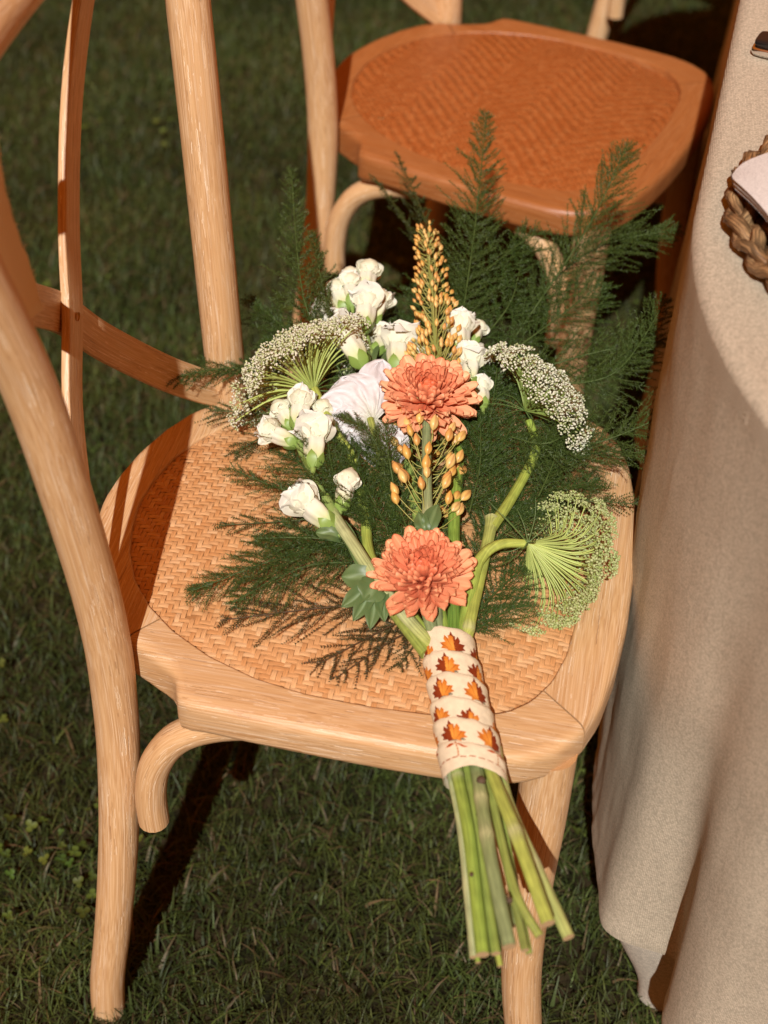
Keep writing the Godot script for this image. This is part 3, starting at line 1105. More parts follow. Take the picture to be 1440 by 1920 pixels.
func snap_floret(sd: int, open: float) -> MB:
	rng.seed = 1200 + sd
	var b := MB.new()
	var cream := Color(0.74, 0.715, 0.57)
	var yel := Color(0.60, 0.61, 0.30)
	var gr := Color(0.50, 0.60, 0.22)
	var nz := FastNoiseLite.new(); nz.seed = sd; nz.frequency = 1.1
	# tube, a little flattened and pleated
	var pts := []
	var cols := []
	var sides := 22
	for i in 11:
		var t := i / 10.0
		var r := lerpf(0.0048, 0.0080, t) + 0.0014 * sin(t * PI)
		if i == 0: r = 0.0035
		for s in sides + 1:
			var a := TAU * s / sides
			var rr := r * (1.0 + 0.11 * cos(a * 5.0 + t) + 0.025 * cos(a * 11.0 + t * 2.0) + 0.08 * nz.get_noise_3d(cos(a) * 1.5, sin(a) * 1.5, t * 3.0))
			pts.append(Vector3(cos(a) * rr, t * 0.021, -sin(a) * rr * 0.9))
			cols.append(gr.lerp(yel, clampf(t * 3.0, 0, 1)).lerp(cream, clampf(t * 1.9 - 0.35, 0, 1)))
	b.grid(pts, sides + 1, cols, [], true)
	# bulging closed mouth
	pts = []; cols = []
	for i in 11:
		var t := i / 10.0
		for s in sides + 1:
			var a := TAU * s / sides
			var rr := 0.0108 * sin(PI * clampf(0.16 + t * 0.84, 0, 1)) * (1.0 + 0.24 * nz.get_noise_3d(cos(a) * 2.0 + 9.0, sin(a) * 2.0, t * 4.0) - 0.22 * exp(-pow(sin(a * 0.5 - 0.8) * 5.0, 2.0)))
			pts.append(Vector3(cos(a) * rr, 0.019 + t * 0.021, -sin(a) * rr + 0.0025 * t))
			cols.append(cream.lerp(yel, 0.35 * (1.0 - absf(t - 0.5) * 2.0)))
	b.grid(pts, sides + 1, cols, [], true)
	# lips: two lobes behind, three in front, ruffled
	var lobes := [[-0.45, 1, 0.025, 0.0135], [0.45, 1, 0.025, 0.0135], [PI - 0.95, -1, 0.019, 0.0115], [PI, -1, 0.022, 0.013], [PI + 0.95, -1, 0.019, 0.0115]]
	for lb in lobes:
		var a: float = lb[0] + rng.randf_range(-0.12, 0.12)
		var out := Vector3(sin(a), 0, -cos(a))
		var across := Vector3(cos(a), 0, sin(a))
		var l: float = lb[2] * rng.randf_range(0.85, 1.1) * lerpf(0.6, 1.0, open)
		var w: float = lb[3] * rng.randf_range(0.9, 1.15)
		var flare := (lerpf(-0.5, 0.25, open) if lb[1] == 1 else lerpf(-0.6, 0.80, open)) + rng.randf_range(-0.3, 0.3)
		pts = []; cols = []
		var nr := 12
		var nc := 13
		for i in nr + 1:
			var t := i / float(nr)
			var hw := w * (0.55 + 0.5 * sin(PI * clampf(t * 0.8, 0, 1))) * pow(maxf(0.0, 1.0 - pow(t, 4.0)), 0.5) + 0.0006
			var ang := flare * t * 1.5
			var p := Vector3(0, 0.0195, 0) + out * (0.0074 + l * t * sin(ang) * 0.9) + Vector3.UP * l * t * cos(ang)
			for k in nc:
				var s := k / float(nc - 1) * 2.0 - 1.0
				var curl := -0.0045 * s * s
				var ruf := 0.0018 * t * sin(s * 5.0 + sd * 1.7 + lb[0]) + 0.0006 * sin(s * 13.0 + t * 3.0) + 0.0030 * nz.get_noise_3d(s * 2.0 + lb[0] * 5.0, t * 2.5, 4.0)
				pts.append(p + across * s * hw + out * (curl + ruf) + Vector3.UP * ruf * 0.5)
				cols.append(cream.lerp(Color(0.75, 0.735, 0.66), t).lerp(yel, 0.25 * (1.0 - t)))
		b.grid(pts, nc, cols, [])
	return b

func snap_calyx() -> MB:
	var b := MB.new()
	for k in 5:
		var a := TAU * k / 5.0
		var out := Vector3(cos(a), 0, sin(a))
		var s := Vector3(-sin(a), 0, cos(a))
		var pts := []
		for i in 6:
			var t := i / 5.0
			var hw := 0.0042 * sin(PI * clampf(0.2 + t * 0.8, 0, 1))
			for q in 3:
				pts.append(out * (0.0028 + 0.0062 * sin(t * 1.9)) + Vector3.UP * (t * 0.0125 - 0.002) + s * hw * (q - 1) - out * (0.0008 * absf(q - 1.0)))
		b.grid(pts, 3, [Color(0.22, 0.33, 0.07)], [])
	b.tube(PackedVector3Array([Vector3(0, -0.009, 0), Vector3(0, 0.0, 0)]), PackedFloat32Array([0.0014, 0.003]), 8, [Color(0.25, 0.35, 0.09)], false)
	return b

# florets: [px, py of the base, px, py of the mouth, height of base, height of mouth, openness, scale]
func snapdragon(list: Array, stalk: Array, sd: int) -> void:
	var s := sub("snapdragon", bq)
	var n := 24
	var b := MB.new()
	b.tube(spline(stalk, n), radii([0.0042, 0.0036, 0.0024], n), 10, [Color(0.26, 0.36, 0.10)], true)
	part("stalk", b.mesh(M.plant), s)
	var cal := snap_calyx().mesh(M.plant)
	for i in list.size():
		var q = list[i]
		var p0 := W(q[0], q[1], q[4])
		var p1 := W(q[2], q[3], q[5])
		var k: float = q[7] * 0.98
		var bs := frame_along(p1 - p0, (cam_basis.z + Vector3(0, 0.4, 0)).rotated((p1 - p0).normalized(), sin(i * 2.1 + sd) * 0.7))
		bs = bs.scaled_local(Vector3(k, k, k))
		part("floret", snap_floret(sd * 20 + i, q[6]).mesh(M.white_petal), s, Transform3D(bs, p0))
		part("calyx", cal, s, Transform3D(bs, p0 - bs.y * 0.003))

func umbel(bow: float, thin: float, hub: Vector3, axis: Vector3, rho: float, flat: float, spread: float, n: int, ray_col: Color, flo_col: Color, flo_green: Color, droop: Vector3, sd: int) -> void:
	rng.seed = 2100 + sd
	var u := sub("lace_umbel", bq)
	var rays := MB.new()
	var flo := MB.new()
	var bs := frame_along(axis)
	var dot := MB.new()
	dot.lathe([[0.0, -0.5], [0.75, -0.15], [0.85, 0.25], [0.0, 0.5]], 6, [Color.WHITE])
	for i in n:
		var q := sqrt((i + 0.5) / n)
		var th := spread * q * rng.randf_range(0.96, 1.04)
		var ph := i * 2.399963
		var d := (bs * Vector3(sin(th) * cos(ph), cos(th) * flat, sin(th) * sin(ph)))
		var tip := hub + d * rho * rng.randf_range(0.86, 1.08) + droop * q * q
		var m := hub.lerp(tip, 0.5) + bs.y * rho * bow * sin(th) - droop * 0.15
		var k := rng.randf_range(0.8, 1.2)
		rays.tube(spline([hub, m, tip], 8), radii([0.0011 * thin, 0.0009 * thin, 0.0006 * thin], 8), 5, [Color(ray_col.r * k, ray_col.g * k, ray_col.b * k)], false)
		var nrm := (tip - m).normalized()
		var fb := frame_along(nrm)
		var cr := rho * 0.128 * (1.15 - 0.25 * q) * (spread / 1.2)
		var cnt := 44
		for j in cnt:
			var rr := sqrt((j + 0.5) / cnt)
			var fa := j * 2.399963 + i
			var at := tip + fb * Vector3(cos(fa) * rr * cr, 0.0045 - rr * rr * 0.0028 + rng.randf_range(-0.0013, 0.0013), sin(fa) * rr * cr) + Vector3(rng.randfn(0, 0.0006), rng.randfn(0, 0.0006), rng.randfn(0, 0.0006))
			var c := flo_col.lerp(flo_green, pow(rng.randf(), 1.5))
			var sz := rng.randf_range(0.0008, 0.0018)
			flo.append(dot, Transform3D(Basis.from_euler(Vector3(rng.randf() * 6, rng.randf() * 6, rng.randf() * 6)).scaled(Vector3(sz, sz * 0.8, sz)), at), c)
			if j % 2 == 0:
				var w := fb.x * 0.00016
				rays.tri(tip - w, tip + w, at, ray_col)
	# thin bracts below the hub
	for i in 12:
		var a := TAU * i / 12.0 + rng.randf()
		var d := bs * Vector3(cos(a), rng.randf_range(-0.5, 0.3), sin(a)) * rho * rng.randf_range(0.3, 0.55)
		rays.tube(spline([hub, hub + d * 0.6 - bs.y * 0.004, hub + d - bs.y * 0.012], 6), radii([0.0006, 0.0002], 6), 4, [Color(0.10, 0.16, 0.04)], false)
	part("rays", rays.mesh(M.plant), u)
	part("florets", flo.mesh(M.white_petal), u).set_meta("kind", "stuff")

func bud_meshes() -> Array:
	var out := []
	for i in 4:
		var c0: Color = [Color(0.72, 0.38, 0.09), Color(0.78, 0.47, 0.14), Color(0.68, 0.33, 0.10), Color(0.80, 0.52, 0.19)][i]
		var b := MB.new()
		var pts := []
		var cols := []
		for r in 8:
			var t := r / 7.0
			var rad := 0.30 * pow(sin(PI * clampf(t * 0.97 + 0.015, 0, 1)), 0.8) * (1.08 - 0.4 * t)
			for s in 13:
				var a := TAU * s / 12.0
				var ridge := 1.0 + 0.07 * cos(a * 3.0)
				pts.append(Vector3(cos(a) * rad * ridge, t, -sin(a) * rad * ridge))
				var c := c0.lerp(Color(0.50, 0.42, 0.10), 0.5 * (1.0 - t) * (1.0 - t))
				cols.append(c.lerp(Color(0.34, 0.10, 0.03), 0.55 if s % 4 == 2 else 0.0))
		b.grid(pts, 13, cols, [], true)
		out.append(b.mesh(M.bud))
	return out

func spike(axis: Array, n: int, rad: Array, size: Array, seg: Array, sd: int, yellow: float) -> void:
	rng.seed = 3300 + sd
	var s := sub("bud_spike", bq)
	var p := spline(axis, 40)
	var ped := MB.new()
	ped.tube(p, radii([0.0036, 0.003, 0.0015], 40), 8, [Color(0.24, 0.26, 0.07)], true)
	var buds := bud_meshes()
	for i in n:
		var t := lerpf(seg[0], seg[1], (i + rng.randf() * 0.7) / n)
		var f := t * 39.0
		var k := mini(int(f), 38)
		var at := p[k].lerp(p[k + 1], f - k)
		var d := (p[k + 1] - p[k]).normalized()
		var bs := frame_along(d)
		var a := i * 2.399963 + rng.randf_range(-0.3, 0.3)
		var r := lerpf(rad[0], rad[1], pow(t, 1.3)) * rng.randf_range(0.75, 1.1)
		var out := (bs.x * cos(a) + bs.z * sin(a))
		var tip := at + out * r + d * r * rng.randf_range(0.5, 0.9)
		if tip.y + base.y < SEAT + 0.008: tip.y = SEAT + 0.008 - base.y
		ped.tube(spline([at, at + out * r * 0.45 + d * r * 0.15, tip], 6), radii([0.0005, 0.0004], 6), 4, [Color(0.36, 0.34, 0.08)], false)
		var sz := lerpf(size[0], size[1], t) * rng.randf_range(0.85, 1.12)
		var dir := (out * 0.45 + d * 0.9 + Vector3(rng.randf() - 0.5, rng.randf() - 0.5, rng.randf() - 0.5) * 0.4).normalized()
		part("bud", buds[rng.randi_range(0, 3)], s, Transform3D(frame_along(dir).scaled_local(Vector3(sz, sz, sz)), tip))
	part("stalk", ped.mesh(M.plant), s)

# a soft white petal from its base to its tip
func broad_petal(a: Vector3, c: Vector3, wide: float, bulge: Vector3, sd: int) -> MB:
	var b := MB.new()
	var nz := FastNoiseLite.new(); nz.seed = sd; nz.frequency = 1.0
	var d := (c - a)
	var side := d.cross(cam_basis.z).normalized()
	var pts := []
	var cols := []
	for i in 25:
		var t := i / 24.0
		var hw := wide * 0.5 * (0.2 + 0.95 * sin(PI * clampf(t * 0.72 + 0.02, 0, 1))) * pow(1.0 - pow(t, 6.0), 0.5)
		for k in 25:
			var s := k / 12.0 - 1.0
			var ruf := 0.0060 * t * nz.get_noise_2d(s * 2.2, t * 2.0) + 0.0008 * sin(s * 19.0 + 2.0 * nz.get_noise_1d(t * 3.0)) * (1 - t * 0.4) + 0.002 * nz.get_noise_2d(s * 7.0 + 30.0, t * 5.0)
			pts.append(a + d * t * (1.0 + 0.06 * nz.get_noise_1d(s * 2.0)) + side * s * hw + bulge * sin(PI * t * 0.85) * (1.0 - 0.55 * s * s) + cam_basis.z * ruf)
			cols.append(Color(0.68, 0.65, 0.655).lerp(Color(0.50, 0.50, 0.36), pow(1.0 - t, 4.0)).lerp(Color(0.52, 0.47, 0.46), 0.3 if k % 3 == 0 else 0.0))
	b.grid(pts, 25, cols, [])
	return b

# a lobed leaf: lobes fan out from its base
func lobed_leaf(at: Vector3, lobes: Array, nrm: Vector3, sd: int) -> void:
	rng.seed = 5100 + sd
	var b := MB.new()
	for q in lobes:      # [tip, width]
		var tip: Vector3 = q[0]
		var d := tip - at
		var side := d.cross(nrm).normalized()
		var pts := []
		var cols := []
		for i in 13:
			var t := i / 12.0
			var hw: float = q[1] * 0.5 * (0.30 + 0.75 * pow(sin(PI * clampf(t * 0.80 + 0.06, 0, 1)), 0.9)) * pow(maxf(0.0, 1.0 - pow(t, 3.6)), 0.6)
			hw *= 1.12 + 0.07 * sin(t * 11.0)
			for k in 7:
				var s := k / 3.0 - 1.0
				pts.append(at + d * t + side * s * hw + nrm * (0.006 * sin(PI * t) + 0.0022 * absf(s) - 0.0012 * (1.0 if k == 3 else 0.0) + 0.0012 * sin(t * 8.0 + s * 2.0) + 0.0006 * lobes.find(q)))
				cols.append(Color(0.095, 0.150, 0.050).lerp(Color(0.16, 0.22, 0.09), 1.0 if k == 3 else 0.15 * rng.randf()))
		b.grid(pts, 7, cols, [])
	part("leaf", b.mesh(M.plant), bq)

func build_bouquet() -> void:
	base = up(868, 1320, SEAT + 0.0)
	bq = thing("bouquet", base, "bouquet of orange chrysanthemums, white snapdragons and ferns, bound with leaf-print ribbon, on woven seat", "bouquet")
	var green := Color(0.30, 0.43, 0.07)
	var yg := Color(0.44, 0.50, 0.10)
	var olive := Color(0.27, 0.30, 0.075)
	var grey := Color(0.25, 0.31, 0.14)
	var pale := Color(0.48, 0.52, 0.26)
	var cut := Color(0.62, 0.42, 0.22)
	# ---- ribbon handle
	var a0 := W(838, 1205, 0.019)
	var a1 := W(890, 1462, 0.019)
	var ax := (a1 - a0)
	var len := ax.length()
	ax = ax.normalized()
	var nrm := (Vector3.UP * 0.9 + Vector3.BACK * 0.5); nrm = (nrm - ax * nrm.dot(ax)).normalized()
	var sidev := ax.cross(nrm)
	var nz := FastNoiseLite.new(); nz.seed = 70; nz.frequency = 1.0
	var cuts := [-0.02, 0.165, 0.34, 0.525, 0.67, 0.845, 1.0]
	for k in 6:
		var b := MB.new()
		var pts := []
		var uvs := []
		var rows := 13
		var tilt0: float = 0.028 + 0.006 * k
		for j in rows:
			var f := j / float(rows - 1)
			for i in 49:
				var a := TAU * i / 48.0
				var ca := cos(a)
				var sa := sin(a)
				var t0: float = cuts[k] + (tilt0 * sa * -1.0 - 0.012 * nz.get_noise_2d(sa * 2.0, k * 5.0)) * 1.4
				var t1: float = cuts[k + 1] + ((0.034 + 0.006 * k) * sa * -1.0) * 1.4 + 0.03
				if k == 5: t1 = 1.0 - 0.075 * sa * (1.0 if sa < 0 else 0.25)
				var t := lerpf(t0, t1, f)
				var r := lerpf(0.0190, 0.0218, clampf(t, 0, 1)) + lerpf(0.0021, -0.0004, f) + 0.0006 * nz.get_noise_3d(ca * 3.0, sa * 3.0, t * 12.0 + k * 3.0)
				if j == 0: r -= 0.0010
				if k == 5 and f > 0.6: r += 0.0012 * (f - 0.6)
				pts.append(a0 + ax * len * t + nrm * ca * r * 0.78 + sidev * sa * r)
				uvs.append(Vector2(0.5 + (a if a <= PI else a - TAU) / TAU * -1.0, clampf((k + f) / 6.0, k / 6.0 + 0.001, (k + 1) / 6.0 - 0.002)))
		# u runs on past one where the ring closes, so that the print has no seam
		for q in range(0, pts.size()):
			if q % 49 > 24: uvs[q].x -= 1.0
		for q in range(0, pts.size()):
			if q % 49 > 24: uvs[q].x = 0.5 - (q % 49) / 48.0
		b.grid(pts, 49, [Color.WHITE], uvs, true)
		part("ribbon_band", b.mesh(M.ribbon), bq)
	# inner bundle that fills the handle
	stem([a0 + ax * len * 0.03, a1 - ax * 0.012], [0.0120, 0.0135], [Color(0.12, 0.15, 0.05)], 0.05, "stem_bundle")
	# ---- stems below the handle: [x0, y0, x1, y1, x2, y2, h0, h2, r, colour, nodes]
	var lows := [
		[858, 1455, 880, 1570, 905, 1790, 0.030, 0.012, 0.0051, green, [0.34]],
		[876, 1452, 896, 1580, 930, 1788, 0.026, 0.006, 0.0039, olive.lerp(green, 0.4), []],
		[896, 1455, 918, 1600, 955, 1775, 0.040, 0.022, 0.0053, grey, [0.46, 0.6]],
		[908, 1455, 945, 1600, 985, 1782, 0.024, 0.006, 0.0033, olive, []],
		[922, 1450, 968, 1565, 1028, 1732, 0.040, 0.028, 0.0053, yg, [0.66]],
		[938, 1445, 962, 1530, 1066, 1758, 0.028, 0.010, 0.0047, pale.lerp(yg, 0.6), [0.8]],
		[915, 1460, 962, 1660, 1012, 1756, 0.026, 0.014, 0.0035, olive.lerp(yg, 0.4), []],
		[848, 1470, 866, 1570, 888, 1795, 0.018, -0.004, 0.0031, pale, [0.8]],
		[900, 1462, 925, 1640, 966, 1735, 0.016, 0.002, 0.0042, grey.lerp(olive, 0.5), [0.7]],
		[885, 1460, 905, 1650, 938, 1812, 0.012, -0.006, 0.0022, yg, []],
		[868, 1460, 880, 1640, 896, 1805, 0.010, -0.006, 0.0020, green, []],
		[930, 1452, 955, 1600, 993, 1790, 0.012, -0.002, 0.0026, green.lerp(olive, 0.5), []]]
	for q in lows:
		var hm: float = lerpf(q[6], q[7], 0.5)
		stem([W(q[0] - 8, q[1] - 42, q[6] * 0.55), W(q[0], q[1], q[6] * 0.72), W(q[2], q[3], hm), W(q[4], q[5], q[7])], [q[8] * 0.90, q[8] * 0.86, q[8] * 0.87, q[8] * 0.86], [q[9], q[9].lerp(Color(0.30, 0.34, 0.08), 0.25), q[9]], 0.035, "cut_stem", q[10], cut)
	for q in [[902, 1464, 0.034, 0.0042], [897, 1527, 0.030, 0.0022], [955, 1688, 0.026, 0.0030], [945, 1762, 0.024, 0.0024], [884, 1640, 0.024, 0.0018]]:
		var sc := MB.new()
		var k: float = q[3]
		sc.lathe([[0.0, -k * 0.6], [k * 0.7, -k * 0.3], [k * 0.8, k * 0.1], [k * 0.4, k * 0.5], [0.0, k * 0.6]], 9, [Color(0.12, 0.075, 0.05)])
		part("leaf_scar", sc.mesh(M.stem), bq, Transform3D(Basis(Vector3.RIGHT, 0.8), W(q[0], q[1], q[2])))
	# ---- stems above the handle
	var hb := W(850, 1215, 0.026)
	stem([W(800, 790, 0.066), W(800, 880, 0.056), W(803, 985, 0.046), W(812, 1100, 0.034), W(828, 1215, 0.023)], [0.0037, 0.0040, 0.0042, 0.0046, 0.005], [grey, grey.lerp(pale, 0.2), grey], 0.05, "stem", [0.45])
	stem([W(796, 1075, 0.050), W(798, 1130, 0.036), W(820, 1215, 0.023)], [0.0042, 0.0048, 0.005], [grey], 0.05)
	stem([W(992, 790, 0.045), W(1004, 845, 0.036), W(962, 930, 0.032), W(921, 990, 0.032)], [0.0036, 0.0040, 0.0042, 0.0050], [green, yg], 0.06)
	stem([W(922, 972, 0.033), W(918, 1000, 0.032), W(898, 1090, 0.030), W(882, 1160, 0.030), W(872, 1215, 0.023)], [0.0056, 0.0048, 0.0046, 0.0048, 0.0045], [yg.lerp(pale, 0.5), yg, yg], 0.06, "stem", [0.03, 0.82])
	stem([W(995, 1020, 0.040), W(940, 1020, 0.044), W(903, 1045, 0.040), W(885, 1095, 0.034), W(862, 1215, 0.023)], [0.0034, 0.0040, 0.0046, 0.0048, 0.0045], [yg, yg, green], 0.06)
	stem([W(590, 730, 0.060), W(628, 810, 0.052), W(664, 865, 0.042), W(684, 960, 0.034), W(697, 1050, 0.030), W(770, 1150, 0.026), W(822, 1215, 0.024)], [0.0034, 0.0042, 0.0043, 0.0043, 0.0043, 0.0042, 0.004], [yg, yg, green.lerp(yg, 0.5), yg, green], 0.06)
	stem([W(694, 785, 0.055), W(712, 850, 0.044), W(724, 920, 0.036), W(760, 1060, 0.024), W(830, 1215, 0.02)], [0.003, 0.0032, 0.0034, 0.0036, 0.0036], [olive.lerp(yg, 0.4), olive, green], 0.03)
	stem([W(612, 930, 0.044), W(632, 975, 0.042), W(668, 1030, 0.040), W(712, 1095, 0.034), W(768, 1165, 0.028), W(815, 1215, 0.024)], [0.0030, 0.0048, 0.0052, 0.0050, 0.0052, 0.005], [green, pale, pale.lerp(yg, 0.3), pale, yg], 0.03)
	stem([W(866, 800, 0.040), W(852, 960, 0.032), W(852, 1080, 0.028), W(850, 1215, 0.026)], [0.0046, 0.005, 0.005, 0.005], [green, Color(0.16, 0.30, 0.05)], 0.03)
	stem([W(690, 1090, 0.020), W(745, 1155, 0.024), W(800, 1225, 0.020)], [0.003, 0.0052, 0.0055], [olive, olive.lerp(green, 0.5)], 0.03)
	stem([W(735, 985, 0.026), W(790, 1090, 0.026), W(835, 1215, 0.023)], [0.004, 0.0045, 0.005], [Color(0.25, 0.20, 0.09), grey], 0.03)
	stem([W(760, 800, 0.034), W(775, 930, 0.03), W(815, 1100, 0.026), W(840, 1215, 0.026)], [0.004, 0.0045, 0.0045, 0.0045], [green.lerp(pale, 0.3), green], 0.03)
	# ---- flowers
	var towards := cam_basis.z
	chrysanthemum(W(802, 748, 0.070), (Vector3.UP * 0.85 + towards * 0.26 + Vector3(-0.02, 0, 0)), 0.0405, 1)
	chrysanthemum(W(793, 1082, 0.052), (Vector3.UP * 0.88 + towards * 0.14 + Vector3(-0.04, 0, 0.02)), 0.0390, 2)
	snapdragon([
		[664, 545, 640, 464, 0.070, 0.082, 0.0, 0.75], [684, 545, 702, 462, 0.072, 0.086, 0.15, 0.95],
		[646, 580, 612, 506, 0.066, 0.076, 0.35, 0.95], [640, 606, 582, 552, 0.060, 0.064, 0.5, 1.0],
		[682, 615, 692, 535, 0.068, 0.084, 0.75, 1.1], [690, 575, 718, 528, 0.060, 0.064, 0.0, 0.7], [660, 570, 652, 500, 0.070, 0.082, 0.4, 0.95], [660, 640, 618, 590, 0.058, 0.064, 0.6, 0.95], [700, 600, 716, 560, 0.062, 0.070, 0.5, 0.9], [676, 540, 668, 478, 0.066, 0.076, 0.0, 0.65],
		[678, 680, 634, 606, 0.066, 0.078, 0.9, 1.2], [705, 660, 722, 605, 0.050, 0.050, 0.6, 0.9]],
		[W(668, 520, 0.070), W(678, 600, 0.060), W(700, 680, 0.050), W(745, 800, 0.035)], 1)
	snapdragon([[742, 690, 752, 600, 0.062, 0.074, 0.95, 1.2], [735, 660, 716, 590, 0.05, 0.05, 0.5, 0.85]], [W(748, 620, 0.055), W(745, 700, 0.050), W(770, 800, 0.035)], 2)
	snapdragon([[862, 660, 862, 592, 0.066, 0.078, 0.7, 1.1], [876, 722, 886, 640, 0.058, 0.070, 0.9, 1.1], [888, 640, 900, 605, 0.052, 0.055, 0.1, 0.7], [905, 760, 900, 715, 0.05, 0.055, 0.6, 0.8]], [W(876, 600, 0.060), W(872, 680, 0.055), W(860, 790, 0.040)], 3)
	snapdragon([
		[545, 800, 515, 742, 0.046, 0.054, 0.0, 0.8], [558, 800, 568, 735, 0.054, 0.068, 0.65, 0.95],
		[552, 830, 482, 797, 0.046, 0.048, 0.55, 0.95], [588, 868, 594, 790, 0.054, 0.066, 0.85, 1.1], [585, 800, 608, 762, 0.050, 0.058, 0.0, 0.75]],
		[W(548, 770, 0.052), W(560, 830, 0.046), W(588, 890, 0.042), W(618, 950, 0.042)], 4)
	snapdragon([[618, 985, 556, 925, 0.040, 0.050, 0.7, 1.15], [640, 950, 652, 898, 0.044, 0.054, 0.25, 0.9]], [W(612, 935, 0.044), W(630, 970, 0.043), W(668, 1030, 0.040)], 5)
	# white flower seen from behind
	var wf := sub("white_flower", bq)
	var c := W(692, 790, 0.052)
	var bl := towards * 0.006
	for q in [[600, 752, 0.058, 0.046], [640, 708, 0.066, 0.044], [718, 676, 0.072, 0.034], [748, 872, 0.036, 0.036], [722, 868, 0.030, 0.030], [668, 840, 0.032, 0.030], [618, 800, 0.044, 0.034]]:
		part("petal", broad_petal(c, W(q[0], q[1], q[2]), q[3], bl, int(q[0])).mesh(M.white_petal), wf)
	# lace umbels
	var right := cam_basis.x
	var upv := cam_basis.y
	umbel(0.10, 0.85, W(588, 732, 0.046), (upv * 0.62 - right * 0.45 - towards * 0.22), 0.070, 0.66, 1.26, 84, Color(0.42, 0.49, 0.13), Color(0.72, 0.68, 0.55), Color(0.48, 0.54, 0.22), Vector3.ZERO, 1)
	umbel(0.12, 0.8, W(985, 770, 0.050), (upv * 0.62 + right * 0.74 + towards * 0.02), 0.064, 0.60, 1.32, 60, Color(0.22, 0.30, 0.07), Color(0.76, 0.76, 0.62), Color(0.40, 0.45, 0.20), Vector3.ZERO, 2)
	umbel(0.30, 0.72, W(990, 1018, 0.044), (right * 0.72 - upv * 0.58 - towards * 0.62), 0.068, 0.80, 1.18, 100, Color(0.42, 0.50, 0.14), Color(0.50, 0.54, 0.26), Color(0.28, 0.36, 0.10), Vector3(0, -0.006, 0), 3)
	# bud spikes
	spike([W(818, 720, 0.056), W(815, 600, 0.078), W(800, 440, 0.092)], 270, [0.0225, 0.0080], [0.0082, 0.0060], [0.0, 0.99], 1, 1.0)
	spike([W(800, 1000, 0.036), W(802, 880, 0.044), W(805, 760, 0.050)], 84, [0.026, 0.027], [0.0138, 0.0120], [0.03, 0.80], 2, 0.0)
	# leaves
	lobed_leaf(W(716, 1090, 0.032), [[W(640, 1140, 0.024), 0.013], [W(662, 1166, 0.018), 0.012], [W(694, 1182, 0.016), 0.0125], [W(722, 1168, 0.020), 0.011], [W(684, 1128, 0.028), 0.022]], Vector3(0, 0.8, 0.6).normalized(), 1)
	lobed_leaf(W(705, 1085, 0.032), [[W(640, 1082, 0.030), 0.018], [W(668, 1068, 0.030), 0.014]], Vector3(0, 0.8, 0.6).normalized(), 2)
	lobed_leaf(W(690, 1085, 0.032), [[W(612, 950, 0.036), 0.012]], Vector3(0.4, 0.8, 0.4).normalized(), 3)
	lobed_leaf(W(640, 1010, 0.034), [[W(592, 1000, 0.036), 0.012]], Vector3(0, 0.9, 0.4).normalized(), 4)
	lobed_leaf(W(800, 1000, 0.046), [[W(822, 945, 0.056), 0.013], [W(785, 960, 0.054), 0.011]], Vector3(0, 0.7, 0.7).normalized(), 5)
	lobed_leaf(W(690, 690, 0.052), [[W(660, 650, 0.05), 0.014], [W(705, 640, 0.05), 0.012]], Vector3(0, 0.8, 0.6).normalized(), 6)
	lobed_leaf(W(742, 700, 0.05), [[W(728, 655, 0.052), 0.016]], Vector3(0, 0.8, 0.6).normalized(), 7)
	lobed_leaf(W(876, 740, 0.05), [[W(872, 640, 0.052), 0.014]], Vector3(0, 0.8, 0.6).normalized(), 8)
